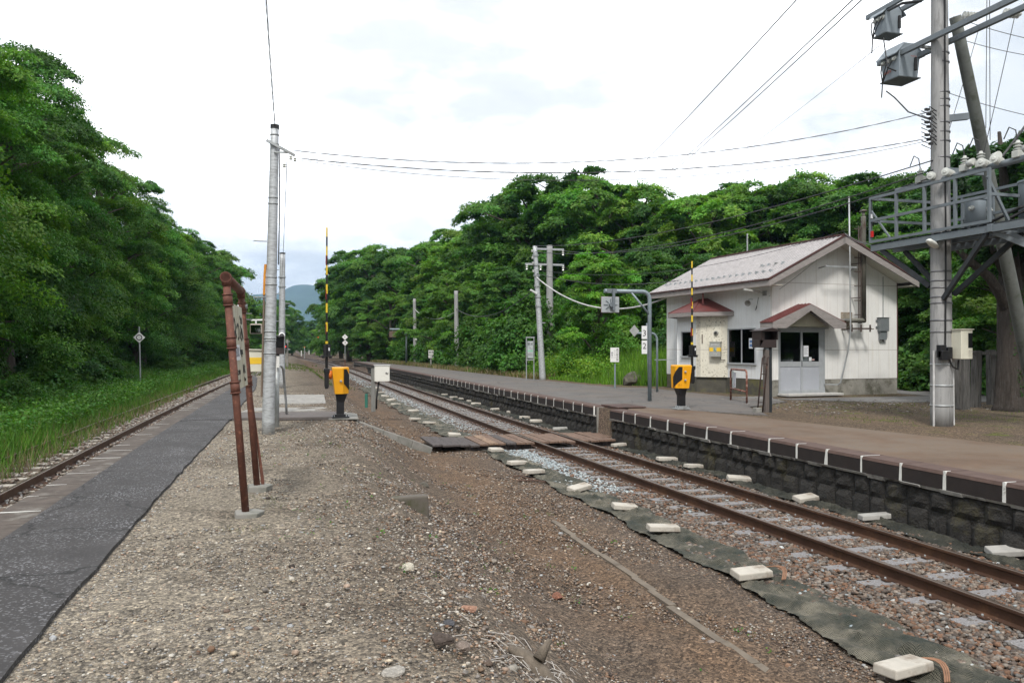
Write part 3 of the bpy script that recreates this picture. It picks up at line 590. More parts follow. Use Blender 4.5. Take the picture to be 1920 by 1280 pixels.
# ================= station building =================
A0=Vector((15.92,23.76,0)); B=thing('station_building','small white station building with a pale corrugated roof and a grey sliding door','building',A0,R(4))
side=M('white board siding',(.70,.69,.665),.6,var=.05,scale=2,stain=(.58,.56,.52),samt=.30,sscale=1.2,bmp=.05)
def seams(name,base,dx,off=0,stains=False):
    m,t,b=shader(name); g=t.nodes.new('ShaderNodeTexCoord'); sep=t.nodes.new('ShaderNodeSeparateXYZ'); t.links.new(g.outputs['Object'],sep.inputs[0])
    n=noise(t,g.outputs['Object'],2,6,.65); r=ramp(t,[(.25,tint(base,.92)),(.55,base),(.8,tint(base,1.03))]); t.links.new(n,r.inputs[0]); c=r.outputs[0]
    def mth(op,a,b_=0):
        q=t.nodes.new('ShaderNodeMath'); q.operation=op
        for i,v in ((0,a),(1,b_)):
            if hasattr(v,'links'): t.links.new(v,q.inputs[i])
            else: q.inputs[i].default_value=v
        return q.outputs[0]
    f=mth('FRACT',mth('DIVIDE',mth('ADD',mth('ADD',sep.outputs[0],sep.outputs[1]),off+50),dx)); e=mth('LESS_THAN',f,.022); c=mixc(t,mth('MULTIPLY',e,.45),c,(.35,.33,.3))
    g2=t.nodes.new('ShaderNodeMapping'); g2.inputs['Scale'].default_value=(7,7,.35); t.links.new(g.outputs['Object'],g2.inputs[0]); ns=noise(t,g2.outputs[0],1.5,7,.7); rs_=ramp(t,[(.52,(1,1,1)),(.72,(.88,.85,.80))]); t.links.new(ns,rs_.inputs[0]); c=mixc(t,1.,c,rs_.outputs[0],'MULTIPLY')
    for z in (1.57,3.88): e=mth('LESS_THAN',mth('ABSOLUTE',mth('SUBTRACT',sep.outputs[2],z)),.012); c=mixc(t,mth('MULTIPLY',e,.6),c,(.34,.3,.26))
    if stains:
        n2=noise(t,g.outputs['Object'],16,9,.75); r2=ramp(t,[(.55,(0,0,0)),(.60,(1,1,1))]); t.links.new(n2,r2.inputs[0]); n3=noise(t,g.outputs['Object'],1.5,3); r3=ramp(t,[(.38,(0,0,0)),(.55,(1,1,1))]); t.links.new(n3,r3.inputs[0]); k=mth('MULTIPLY',r2.outputs[0],r3.outputs[0]); c=mixc(t,k,c,(.17,.14,.10))
    t.links.new(c,b.inputs['Base Color']); b.inputs['Roughness'].default_value=.6; bump(t,b,noise(t,g.outputs['Object'],60,2),.08,.003); return m
sg=seams('gable siding',(.80,.795,.775),.455); sl_=seams('side siding',(.76,.775,.785),.303,.1); sy=seams('stained bay siding',(.70,.67,.57),.4,.2,True)
roofm=M('pale roof sheet',(.52,.50,.51),.45,.15,var=.12,scale=3,stain=(.44,.41,.40),samt=.30,sscale=2.5,stretch=(.5,5,1))
redr=M('red brown roof sheet',(.15,.045,.042),.45,.1,var=.2,scale=4,stain=(.10,.07,.065),samt=.38,sscale=3)
fasc=M('weathered fascia',(.27,.245,.235),.85,var=.2,scale=3,stain=(.40,.35,.33),samt=.36,sscale=6,bmp=.3,stretch=(1,1,4))
soff=flat('cream soffit',(.55,.53,.46),.8)
alu=M('aluminium frame',(.40,.42,.44),.45,.15,var=.1); alud=M('aluminium door panel',(.41,.43,.475),.42,.05,var=.05,scale=1.5,stain=(.48,.50,.54),samt=.35)
found=M('stained footing',(.27,.26,.23),.95,var=.3,scale=3,stain=(.12,.115,.09),samt=.45,sscale=2,bmp=.6,bd=.02)
fmoss=M('mossy dark footing',(.085,.08,.065),.95,var=.3,scale=3,stain=(.13,.12,.05),samt=.42,sscale=1.5,bmp=.6,bd=.02)
def glassmat():
    m,t,b=shader('window glass'); o=t.nodes['Material Output']; gl=t.nodes.new('ShaderNodeBsdfGlossy'); gl.inputs['Roughness'].default_value=.03; tr=t.nodes.new('ShaderNodeBsdfTransparent'); tr.inputs[0].default_value=(.55,.6,.6,1)
    f=t.nodes.new('ShaderNodeFresnel'); f.inputs[0].default_value=1.5; mx=t.nodes.new('ShaderNodeMixShader'); t.links.new(f.outputs[0],mx.inputs[0]); t.links.new(tr.outputs[0],mx.inputs[1]); t.links.new(gl.outputs[0],mx.inputs[2]); t.links.new(mx.outputs[0],o.inputs[0]); return m
glass=glassmat(); inner=M('dim interior',(.035,.033,.032),.9); paper=flat('white paper',(.68,.70,.72),.8)
WX,WY=5.48,6.87
XA=2.56; XR=.36; K1=.50; K2=.445
def zroof(x): return 4.10+x*K1 if x<=XA else 4.10+XA*K1-(x-XA)*K2
# gable wall with its door opening
mb=MB(); T=.1
mb.prism([(0,0,.55),(.26,0,.55),(.26,0,zroof(.26)),(0,0,zroof(0))],(0,T,0)); mb.prism([(.26,0,2.31),(2.2,0,2.31),(2.2,0,zroof(2.2)),(.26,0,zroof(.26))],(0,T,0))
mb.prism([(2.2,0,.55),(WX,0,.55),(WX,0,zroof(WX)),(XA,0,zroof(XA)),(2.2,0,zroof(2.2))],(0,T,0)); mb.build('wall',sg,B)
mb=MB(); mb.bb(WX-T,WX,T,WY,.55,4.0); mb.prism([(0,WY,.55),(WX,WY,.55),(WX,WY,zroof(WX)),(XA,WY,zroof(XA)),(0,WY,zroof(0))],(0,-T,0)); mb.build('wall',sg,B)
mb=MB(); mb.bb(0,T,T,.85,.55,4.0); mb.bb(0,T,.85,2.49,.55,1.06); mb.bb(0,T,.85,2.49,2.35,4.0); mb.bb(0,T,2.49,2.75,.55,4.0); mb.bb(0,T,2.75,5.35,2.9,4.0); mb.bb(0,T,5.35,WY-T,.55,4.0); mb.build('wall',sl_,B)
MB().bb(.02,.26,.012,.2,-.1,.548).build('footing',found,B); mb=MB(); mb.bb(2.2,WX-.002,.012,.2,-.25,.548); mb.bb(WX-.2,WX-.002,.2,WY,-.3,.548); mb.build('footing',found,B)
MB().bb(.012,.2,.2,2.7,-.1,.548).build('footing',fmoss,B); MB().bb(.012,.2,5.4,WY,-.1,.548).build('footing',fmoss,B)
for (x0,x1,y0,y1) in ((-.012,.02,-.012,.04),(WX-.02,WX+.012,-.012,.04)): MB().bb(x0,x1,y0,y1,.53,4.02).build('corner_trim',side if x0<1 else flat('dark red trim',(.12,.05,.05)),B)
mb=MB(); mb.bb(.1,WX-.1,.2,WY-.1,.02,.06); mb.bb(.12,WX-.12,2.6,2.65,.06,3.2); mb.bb(.12,WX-.12,.2,WY-.1,3.0,3.05); mb.build('interior',inner,B)
mb=MB(); mb.bb(.9,1.6,2.55,2.59,1.3,2.0); mb.bb(2.0,2.8,2.55,2.59,1.2,1.9); mb.bb(.4,.7,2.55,2.59,1.1,1.6); mb.build('notice',M('pale notices',(.12,.12,.12),.8),B)
MB().bb(.35,.4,1.9,2.5,.06,2.3).build('curtain',M('brown curtain',(.10,.05,.03),.9),B)
MB().bb(.55,.58,1.0,1.75,.9,2.15).build('indoor_board',M('dim notice board',(.13,.13,.125),.9),B)
MB().bb(.42,.45,2.1,2.45,.7,2.3).build('curtain',M('brown curtain',(.16,.08,.05),.9),B)
# roof
rf=None; ov=.60; fy=-.62; by=WY+.45; ex=.60; e=zroof(-ex)+.12; er=zroof(WX+XR)+.12
def rp(x): return zroof(x)+.12
mb=MB()
for s_ in (0,1):
    xa,xb=(-ex,XA) if s_==0 else (WX+XR,XA); za,zb=rp(xa),rp(XA)
    mb.prism([(xa,fy,za),(xb,fy,zb),(xb,fy,zb-.05),(xa,fy,za-.05)],(0,by-fy,0))
rf=mb.build('roof',roofm,B)
mb=MB(); y=fy+.06
while y<by:
    mb.prism([(-ex,y,e+.003),(XA-.03,y,rp(XA)-.012),(XA-.03,y,rp(XA)+.035),(-ex,y,e+.05)],(0,.05,0)); y+=.2
mb.build('roof_ribs',M('streaky roof rib',(.44,.42,.42),.5,.1,var=.2,stain=(.38,.34,.33),samt=.30,sscale=2),rf)  # ribs a little browner, and darkened to put their shadow lines into the colour
for row,(dx,y0,y1) in enumerate(((.55,-.0,by-.3),(1.15,.1,1.5))):
    y=y0
    while y<y1: x=-ex+dx; z=e+dx*K1; MB().prism([(x,y,z+.02),(x+.14,y,z+.075),(x+.02,y,z+.13)],(0,.12,0)).build('snow_guard',galv,rf); y+=.38
mb=MB(); mb.bar((XA,fy-.01,rp(XA)+.04),(XA,by,rp(XA)+.04),.22,.05); mb.bar((-ex-.02,fy-.02,e+.0),(XA,fy-.02,rp(XA)+.02),.05,.06); mb.bar((WX+XR+.02,fy-.02,er),(XA,fy-.02,rp(XA)+.02),.05,.06); mb.bar((-ex-.02,fy,e),(-ex-.02,by,e),.05,.05); mb.build('roof_edging',M('brown roof edging',(.085,.036,.032),.5,.1,var=.2),rf)
mb=MB()
for s_ in (-1,1):
    xe=-ex if s_<0 else WX+XR; xi=XA; e_=rp(xe)
    mb.prism([(xe,fy-.03,e_-.24),(xe,fy-.03,e_-.045),(xi,fy-.03,rp(xi)-.045),(xi,fy-.03,rp(xi)-.27)],(0,.04,0))
mb.bb(-ex-.005,-ex+.035,fy+.01,by,e-.22,e-.04); mb.bb(WX+XR-.035,WX+XR+.005,fy+.01,by,er-.22,er-.04); mb.build('fascia',fasc,rf)
mb=MB()
for s_ in (0,1):
    e_=e if s_==0 else er; xe=-ex+.03 if s_==0 else WX+XR-.03; mb.bb(min(xe,0 if s_==0 else WX),max(xe,0 if s_==0 else WX),fy+.02,by,e_-.19,e_-.17)
    mb.prism([((0 if s_==0 else WX),fy+.015,zroof(0 if s_==0 else WX)-.02),(XA,fy+.015,zroof(XA)-.0),(XA,fy+.015,zroof(XA)-.02),((0 if s_==0 else WX),fy+.015,zroof(0 if s_==0 else WX)-.1)],(0,-fy-.02,0))
mb.build('soffit',soff,rf)
# door
dr=MB(); dr.bb(.262,.30,-.03,.08,.06,2.30); dr.bb(2.15,2.2,-.03,.08,.06,2.30); dr.bb(.3,2.15,-.03,.08,2.24,2.30); dr.bb(.3,2.15,-.03,.08,.03,.07); dr.bb(.20,2.30,-.10,-.0,2.302,2.335)
dr=dr.build('door_frame',alu,B)
for k,(x0,x1,yy) in enumerate(((.30,1.26,.03),(1.20,2.02,-.0))):
    mb=MB(); mb.bb(x0,x0+.06,yy-.02,yy+.02,.07,2.24); mb.bb(x1-.06,x1,yy-.02,yy+.02,.07,2.24); mb.bb(x0+.06,x1-.06,yy-.02,yy+.02,2.18,2.24); mb.bb(x0+.06,x1-.06,yy-.02,yy+.02,1.0,1.17); mb.bb(x0+.06,x1-.06,yy-.02,yy+.02,.07,.20)
    d=mb.build('sliding_door',alu,B,bevel=.004); MB().bb(x0+.061,x1-.061,yy-.005,yy+.005,.2,1.0).build('lower_panel',alud,d); MB().bb(x0+.061,x1-.061,yy-.004,yy+.004,1.17,2.18).build('glass_pane',glass,d)
    if k: 
        MB().bb(1.29,1.50,-.028,-.021,1.34,1.72).build('notice',paper,d); MB().bb(1.52,1.63,-.028,-.021,1.19,1.32).build('sticker',paper,d); MB().bb(1.65,1.75,-.028,-.021,1.21,1.26).build('sticker',M('pink sticker',(.45,.3,.28),.7),d)
        mb=MB()
        for q in range(7): mb.bb(1.31,1.48-.03*(q%3),-.031,-.0285,1.42+q*.035,1.43+q*.035)
        mb.build('print',flat('grey print',(.3,.3,.33)),d)
        MB().bb(1.212,1.235,-.03,-.02,1.0,1.22).build('handle',black,d)
MB().bb(2.02,2.15,-.02,.02,.07,2.24).build('fixed_jamb',alu,B)
tag(MB().prism([(.2,-.62,.015),(2.55,-.55,.015),(2.6,-.05,.015),(.2,-.02,.015)],(0,0,.075)).build('door_step',M('pale door step',(.48,.47,.45),.9,var=.2,stain=(.25,.24,.22),samt=.38,bmp=.4),bevel=.01),'pale concrete slab in front of the sliding door','door step').matrix_world=Matrix.Translation(A0)@Matrix.Rotation(R(4),4,'Z')
# porch roof
PX,PA,PE=1.05,3.14,2.52; pf=-.66
mb=MB(); mb.prism([(PX-1.55,pf,PE),(PX,pf,PA),(PX,pf,PA-.035),(PX-1.55,pf,PE-.035)],(0,-pf,0)); mb.prism([(PX+1.5,pf,PE),(PX,pf,PA),(PX,pf,PA-.035),(PX+1.5,pf,PE-.035)],(0,-pf,0))
for q in range(4): 
    yy=pf+.05+q*.17; mb.prism([(PX-1.55,yy,PE+.002),(PX,yy,PA),(PX,yy,PA+.02),(PX-1.55,yy,PE+.022)],(0,.02,0))
po=mb.build('porch_roof',redr,B)
mb=MB(); mb.prism([(PX-1.53,pf-.03,PE-.22),(PX-1.53,pf-.03,PE-.03),(PX,pf-.03,PA-.03),(PX+1.48,pf-.03,PE-.03),(PX+1.48,pf-.03,PE-.22),(PX+1.0,pf-.03,PE-.22),(PX,pf-.03,PA-.24),(PX-1.0,pf-.03,PE-.22)],(0,.045,0)); mb.bb(PX-1.53,PX-1.49,pf+.015,0,PE-.2,PE-.03); mb.build('fascia',fasc,po)
mb=MB(); mb.prism([(PX-.98,-.3,PE-.15),(PX,-.3,PA-.1),(PX+.98,-.3,PE-.15)],(0,.28,0)); mb.build('porch_ceiling',M('cream boards',(.45,.42,.32),.7,var=.08),po)
# bay
bay=[(0,2.62),(-.76,3.45),(-.76,4.72),(0,5.5)]
mb=MB(); mb.prism([(0.02,2.62,.55),(-.76,3.45,.55),(-.80,3.41,.55),(-.0,2.54,.55)],(0,0,2.33)); b1=mb.build('bay_wall',sy,B)
mb=MB(); mb.bb(-.76,-.72,3.45,3.68,.55,2.88); mb.bb(-.76,-.72,4.46,4.72,.55,2.88); mb.bb(-.76,-.72,3.68,4.46,.55,1.28); mb.bb(-.76,-.72,3.68,4.46,2.28,2.88); mb.prism([(-.76,4.72,.55),(0,5.5,.55),(0,5.56,.55),(-.8,4.74,.55)],(0,0,2.33)); mb.build('bay_wall',sl_,B)
mb=MB(); mb.prism([(0,2.66,-.1),(-.74,3.46,-.1),(-.74,4.7,-.1),(0,5.46,-.1)],(0,0,.648)); mb.build('footing',fmoss,B)
ep=[(0,2.15),(-1.08,3.22),(-1.08,4.95),(0,6.0)]; ap=(0,4.0,3.55); bp=(-.25,4.0,3.5)
mb=MB(); ez=2.98
V=[(x,y,ez) for x,y in ep]+[bp,(0,3.85,3.55),(0,4.3,3.55)]; mb.add(V,[(0,1,4,5),(1,2,4),(2,3,6,4),(5,4,6)]); mb.add([(x,y,ez-.02) for x,y in ep],[(3,2,1,0)]); br_=mb.build('bay_roof',redr,B,fix=False)
mb=MB()
for a,b_ in zip(ep[:-1],ep[1:]): mb.bar((a[0],a[1],ez-.085),(b_[0],b_[1],ez-.085),.035,.15)
mb.build('fascia',fasc,br_)
mb=MB(); mb.bar((-1.08,3.22,ez+.01),(-.25,4,3.51),.05,.03); mb.bar((-1.08,4.95,ez+.01),(-.25,4,3.51),.05,.03); mb.tube([(-.5,3.4,3.3),(-.5,3.4,3.75)],.03,8); mb.build('hip_cap',redr,br_)
# windows of the side
def window(x,y0,y1,z0,z1,mid=True):
    mb=MB(); f=.045; mb.bb(x-.05,x+.03,y0,y0+f,z0,z1); mb.bb(x-.05,x+.03,y1-f,y1,z0,z1); mb.bb(x-.05,x+.03,y0+f,y1-f,z1-f,z1); mb.bb(x-.07,x+.03,y0-.02,y1+.02,z0-.02,z0+f)
    if mid: m_=(y0+y1)/2; mb.bb(x-.03,x+.01,m_-.025,m_+.025,z0+f,z1-f)
    w=mb.build('window',alu,B,bevel=.003); MB().bb(x-.012,x-.006,y0+f,y1-f,z0+f,z1-f).build('glass_pane',glass,w); return w
w=window(0,.85,2.49,1.06,2.35); MB().bb(-.022,-.014,1.02,1.24,1.62,1.98).build('poster',paper,w); mb=MB(); mb.bb(-.026,-.0225,1.06,1.2,1.82,1.92); mb.bb(-.026,-.0225,1.06,1.2,1.68,1.78); mb.build('poster_print',flat('blue print',(.10,.2,.42)),w)
window(-.76,3.68,4.46,1.28,2.28,False); 
mb=MB(); mb.bb(-.70,0,3.5,4.7,.6,.65); mb.bb(-.2,-.15,3.2,5,.65,2.8); mb.build('bay_interior',inner,B)
# things hung on the building stay things of their own
MW=Matrix.Translation(A0)@Matrix.Rotation(R(4),4,'Z')
def bt(mb,name,mats,label,cat,**k): o=mb.build(name,mats,**k); o.matrix_world=MW; return tag(o,label,cat)
# emergency phone box on the bay
def onbay(u,z): a,b_=Vector((-.0,2.54,0)),Vector((-.80,3.41,0)); p=a.lerp(b_,u); n=Vector((-(b_-a).y,(b_-a).x,0)).normalized()*-1; n=n if n.x<0 and n.y<0 else -n; return p+Vector((0,0,z)),n
p,n=onbay(.36,1.58); tw=MW@p; nw=(MW.to_3x3()@n).normalized(); ph=thing('phone_box','grey telephone box with yellow tape on the stained bay wall','telephone box',tw,math.atan2(nw.x,-nw.y))
gb=M('grey box enamel',(.34,.345,.32),.5,var=.06); MB().bb(-.2,.2,-.20,-.0,-.27,.27).build('body',gb,ph,bevel=.008); MB().bb(-.215,.215,-.22,-.0,.272,.29).build('lid',gb,ph)
mb=MB(); mb.bb(-.202,-.06,-.203,-.1,-.07,.07); mb.bb(.06,.202,-.203,-.04,-.07,.07); mb.build('yellow_tape',yell2,ph)
mb=MB(); mb.tube([(-.02,-.204,.06),(-.03,-.204,.0),(.03,-.204,-.06)],.014,6); mb.build('handset_mark',flat('teal mark',(.05,.35,.38)),ph)
text('鉄道電話',.07,paper,ph,face((0,-.205,.17),(0,-1,0))); text('でんわ',.05,paper,ph,face((0,-.205,-.17),(0,-1,0)))
mb=MB(); mb.tube([(.15,-.05,-.27),(.2,-.06,-.4),(.34,-.03,-.38)],.012,6); mb.build('cable',dark,ph)
p,n=onbay(.36,2.2); tw=MW@p; bl=thing('alarm_bell','round grey bell above the telephone box','bell',tw,ph.rotation_euler.z); MB().lathe([(.09,0),(.09,.03),(.06,.07)],n=18,axis=(0,-1,0)).build('bell',gb,bl,smooth=False); MB().lathe([(.05,.065),(.05,.085),(.0,.09)],n=14,axis=(0,-1,0)).build('centre',dark,bl)
p,n=onbay(.8,1.98); q=MB().bb(-.02,.02,-.02,0,-.17,.17).build('thermometer',M('brown plate',(.15,.12,.1),.7)); q.location=MW@p; q.rotation_euler.z=ph.rotation_euler.z; tag(q,'thin brown thermometer plate at the left of the stained bay wall','thermometer')
# lamp and loudspeaker at the corner
t=thing('wall_lamp','fluorescent lamp on a bracket under the eaves near the building corner','lamp',MW@Vector((0,.35,3.52)),R(4)); mb=MB(); mb.bb(-.06,-.0,-.08,.08,-.08,.08); mb.build('bracket',galv,t); mb=MB(); mb.tube([(-.03,0,0),(-.3,-.0,.05)],.02,8); mb.build('arm',galv,t); MB().box((-.55,0,.07),(.62,.12,.07),(0,R(6),0)).build('lamp_head',M('lamp housing',(.42,.42,.40),.5),t,bevel=.015)
t=thing('loudspeaker','grey horn loudspeaker on the side wall under the eaves','loudspeaker',MW@Vector((0,1.05,3.25)),R(4)); MB().lathe([(.04,0),(.05,.08),(.10,.2),(.11,.2),(.09,.18),(.03,.08)],(-.14,0,0),16,axis=(-.8,-.6,-.25)).build('horn',M('speaker grey',(.28,.27,.25),.6),t,smooth=True); mb=MB(); mb.tube([(0,0,.1),(-.16,0,.1),(-.16,0,0)],.015,8); mb.build('bracket',galv,t)
mb=MB(); mb.tube([(-.02,.7,3.4),(-.04,.75,3.15),(-.08,.8,2.95),(-.12,.7,2.98),(-.04,.75,3.1)],.008,6); bt(mb,'wire',dark,'loose loop of thin wire hanging below the loudspeaker','wire')
# meters
t=thing('meter_box','grey electric meter box on the white gable wall','meter box',MW@Vector((4.75,0,0)),R(4)); md=M('dark grey box',(.19,.21,.22),.5,.2,var=.1); MB().bb(-.20,.2,-.16,0,2.24,2.72).build('upper_box',md,t,bevel=.01); MB().bb(-.15,.13,-.12,0,1.93,2.238).build('lower_box',md,t,bevel=.01); MB().bb(-.23,.23,-.18,0,2.722,2.735).build('lid',md,t); MB().bb(-.27,-.2,-.03,0,2.35,2.42).bb(-.27,-.2,-.03,0,2.58,2.65).build('hinge',md,t); mb=MB(); mb.tube([(.05,-.03,2.73),(.05,-.03,4.2)],.014,8); mb.build('conduit',galv,t); MB().tube([(.0,-.05,1.93),(.03,-.05,1.88),(.06,-.05,1.93)],.014,6).build('cable',dark,t)
# antenna mast
mb=MB(); mb.tube([(2.72,-.63,6.85),(2.76,-.62,4.4),(2.78,-.62,2.3),(2.70,-.6,1.6),(2.50,-.45,.45),(2.45,-.4,.38)],.027,10); t=bt(mb,'antenna_mast',galv,'long grey pipe mast rising past the roof edge from the footing of the gable','mast',smooth=True)
mb=MB(); mb.bar((2.45,-.4,.38),(2.15,-.05,.38),.05,.04); mb.build('foot_bracket',galv,t); mb=MB(); mb.bar((1.75,-.58,4.43),(3.1,-.58,4.43),.035,.05); mb.bar((3.05,-.58,4.43),(3.35,-.02,4.38),.035,.05); mb.bar((1.8,-.58,4.43),(1.95,-.02,4.42),.03,.04); mb.build('cross_bracket',galv,t); mb=MB(); mb.bar((1.9,-.5,2.62),(2.8,-.6,2.62),.03,.03); mb.build('stay',galv,t)
# chimney
ch=thing('stove_chimney','weathered stove pipe chimney with ladder brackets on the gable wall','chimney',A0,R(4)); fl=M('old flue pipe',(.16,.155,.13),.6,.3,var=.3,stain=(.09,.06,.045),samt=.42)
mb=MB(); mb.tube([(3.58,-.38,2.62),(3.58,-.38,6.2),(3.58,-.38,6.25)],.085,14); mb.tube([(3.58,-.38,6.2),(3.58,-.38,6.42)],.055,12); mb.lathe([(.13,0),(.11,.04),(.0,.07)],(3.58,-.38,6.43)); mb.build('flue',fl,ch,smooth=True)
MB().tube([(3.62,-.38,2.6),(3.45,-.38,2.6),(3.2,-.38,2.6),(3.14,-.2,2.6),(3.14,.0,2.6)],.085,12).build('elbow',fl,ch,smooth=True); MB().bb(2.92,3.4,-.03,-.0,2.3,2.9).build('wall_plate',M('rusty wall plate',(.36,.32,.26),.8,stain=(.18,.1,.06),samt=.42),ch)
mb=MB(); mb.bar((3.37,-.38,2.5),(3.37,-.38,5.9),.03,.03); mb.bar((3.46,-.38,2.5),(3.46,-.38,5.9),.03,.03)
for z in np.arange(2.8,5.9,.5): mb.bar((3.2,-.36,z),(3.6,-.36,z),.03,.03)
for z in (3.4,4.6): mb.bar((3.4,-.4,z),(3.4,-.0,z),.03,.03)
mb.bar((2.9,-.5,2.3),(3.9,-.5,2.3),.03,.03); 
for x in (2.95,3.35,3.75): mb.bar((x,-.02,2.32),(x,-.55,2.32),.03,.05); mb.bar((x,-.5,2.2),(x,-.5,2.45),.04,.04)
mb.build('bracket_ladder',M('rusty bracket',(.10,.075,.065),.8,.2,var=.3),ch)
mb=MB(); mb.tube([(2.6,4.9,5.3),(2.6,4.9,6.3)],.03,8); bt(mb,'vent_pipe',galv,'short upright pipe standing at the far end of the roof ridge','pipe')
# ================= crossing gates =================
def gate(label,loc,mir,hh,grp='crossing gates at both ends of the plank crossing'):
    t=thing('crossing_gate',label,'crossing gate',loc,0,grp); s_=mir
    def P(l): return [(x*s_,y,z) for x,y,z in l]
    mb=MB(); mb.prism(P([(-.19,-.22,.57),(.02,-.22,.57),(.17,-.10,.57),(.17,.2,.57),(-.19,.2,.57)]),(0,0,0.001)); 
    # cabinet: tapers slightly towards the bottom
    top=[(-.2,-.23),(.05,-.23),(.2,-.06),(.2,.22),(-.2,.22)]; bot=[(-.13,-.2),(.05,-.2),(.19,-.05),(.19,.19),(-.13,.19)]; V=P([(x,y,.56) for x,y in bot]+[(x,y,1.15) for x,y in top]+[(x*.92,y*.92,1.18) for x,y in top])
    mb=MB(); n=5; mb.add(V,[tuple(range(n))[::-1]]+[(i,(i+1)%n,(i+1)%n+n,i+n) for i in range(n)]+[(i+n,(i+1)%n+n,(i+1)%n+2*n,i+2*n) for i in range(n)]+[tuple(range(2*n,3*n))]); mb.build('cabinet',yellow,t,bevel=.006)
    # chevron: black band over chamfer and track side
    mb=MB(); o=.006
    def q(u,z):   # along chamfer (0..1) then side (1..2)
        k=(z-.56)/.59; c1=Vector((.05,-.2-.03*k,z)); c2=Vector((.19+.01*k,-.05-.01*k,z)); c3=Vector((.19+.01*k,.19+.03*k,z)); p=c1.lerp(c2,u) if u<=1 else c2.lerp(c3,u-1); return p+(Vector((.7,-.7,0)) if u<1 else Vector((.9,-.3,0)) if u==1 else Vector((1,0,0)))*o
    ch1=[q(.12,.80),q(.12,1.13),q(.55,1.13),q(1,1.0),q(1,.64),q(.6,.72)]; mb.add([( p.x*s_,p.y,p.z) for p in ch1],[tuple(range(6))])
    ch2=[q(1,1.0),q(1.5,.86),q(1.5,.56),q(1,.64)]; mb.add([(p.x*s_,p.y,p.z) for p in ch2],[(0,1,2,3)]); mb.build('black_chevron',black,t,fix=False)
    for zz in ((.78,1.0) if s_<0 else (.86,)): MB().lathe([(.028,0),(.028,.03),(.018,.045)],(.0*s_,-.225,zz),12,axis=(0,-1,0)).build('lock',galv,t)
    MB().lathe([(.10,0),(.10,.05),(.07,.09)],(-.19*s_,0,1.0),18,axis=(-s_,0,0)).build('motor_cover',M('orange housing',(.75,.2,.03),.5,var=.08),t,smooth=True)
    mb=MB(); mb.add(P([(-.085,-.09,.05),(.085,-.09,.05),(.085,.09,.05),(-.085,.09,.05),(-.085,-.09,.36),(.085,-.09,.36),(.085,.09,.36),(-.085,.09,.36),(-.11,-.12,.56),(.16,-.12,.56),(.16,.12,.56),(-.11,.12,.56)]),[(0,1,5,4),(1,2,6,5),(2,3,7,6),(3,0,4,7),(4,5,9,8),(5,6,10,9),(6,7,11,10),(7,4,8,11),(8,9,10,11),(3,2,1,0)]); mb.build('pedestal',black,t,bevel=.006)
    mb=MB(); mb.prism([(-.19,-.14,.0),(.2,-.14,0),(.22,.14,0),(-.2,.14,0)],(0,0,.035)); mb.prism([(-.12,-.11,.036),(.12,-.11,.036),(.12,.11,.036),(-.12,.11,.036)],(0,0,.05))
    for x in (-.16,.16): mb.tube([(x,-.1,.03),(x,-.1,.075)],.012,8)
    mb.build('base_plate',black if s_>0 else galv,t,bevel=.008)
    x=-.31*s_; mb=MB(); mb.box((x,-.03,.93),(.10,.12,.42)); mb.box((x,-.03,.74),(.08,.10,.12)); mb.box((x,-.03,1.1),(.13,.15,.1)); mb.tube([(x,-.03,1.0),(-.19*s_,0,1.0)],.05,10); mb.build('arm_hub',black,t,bevel=.01)
    mb=MB(); z=1.1; mb.tube([(x,-.03,1.05),(x,-.03,1.72)],.034,10,0); seg=[]; z=1.72; k=0; mb.tube([(x,-.03,1.7),(x,-.03,1.78)],.032,10,1); z=1.78
    n=6; hs=(hh-1.78)/(2*n)
    for i in range(2*n): mb.tube([(x,-.03,z),(x,-.03,z+hs)],.026-.008*i/(2*n),10,0 if i%2==0 else 1,cap=(i==2*n-1)); z+=hs
    arm=mb.build('barrier_arm',[black,M('yellow arm band',(.72,.50,.03),.5,var=.05)],t)
    mb=MB(); mb.box((x-.04,-.05,1.57),(.07,.12,.25)); mb.box((x+.05,-.05,1.57),(.07,.12,.25)); mb.box((x,-.05,1.43),(.26,.14,.03)); mb.box((x-.08,-.07,1.41),(.07,.1,.05)); mb.box((x+.08,-.07,1.41),(.07,.1,.05)); mb.build('arm_clamp',black,t,bevel=.006); MB().bb(x+.035,x+.065,-.118,-.112,1.56,1.63).build('label_sticker',paper,t)
    mb=MB()
    for z in (1.95,2.75,3.55):
        if z<hh-.5: mb.bb(x-.026,x-.012,-.06,-.0,z,z+.22)
    mb.build('reflector',flat('dark red reflector',(.25,.02,.02)),arm)
    return t
g=G(638,785); gate('yellow crossing gate with raised striped arm on the island side',(g.x,g.y,.03),1,4.42); tag(MB().prism([(g.x-.28,g.y-.22,.005),(g.x+.4,g.y-.3,.005),(g.x+.42,g.y+.2,.005),(g.x-.2,g.y+.25,.005)],(0,0,.022)).build('gate_footing',conc),'thin concrete footing under the island side crossing gate','footing')
g2=G(1277,768); gate('yellow crossing gate with raised striped arm on the station side',(g2.x,g2.y,.02),-1,3.95)
text('№ 1',.055,M('brown print',(.4,.18,.01),.6),S.objects['crossing_gate.001'],face((-.12,-.165,.66),(-.7,-.7,0)))
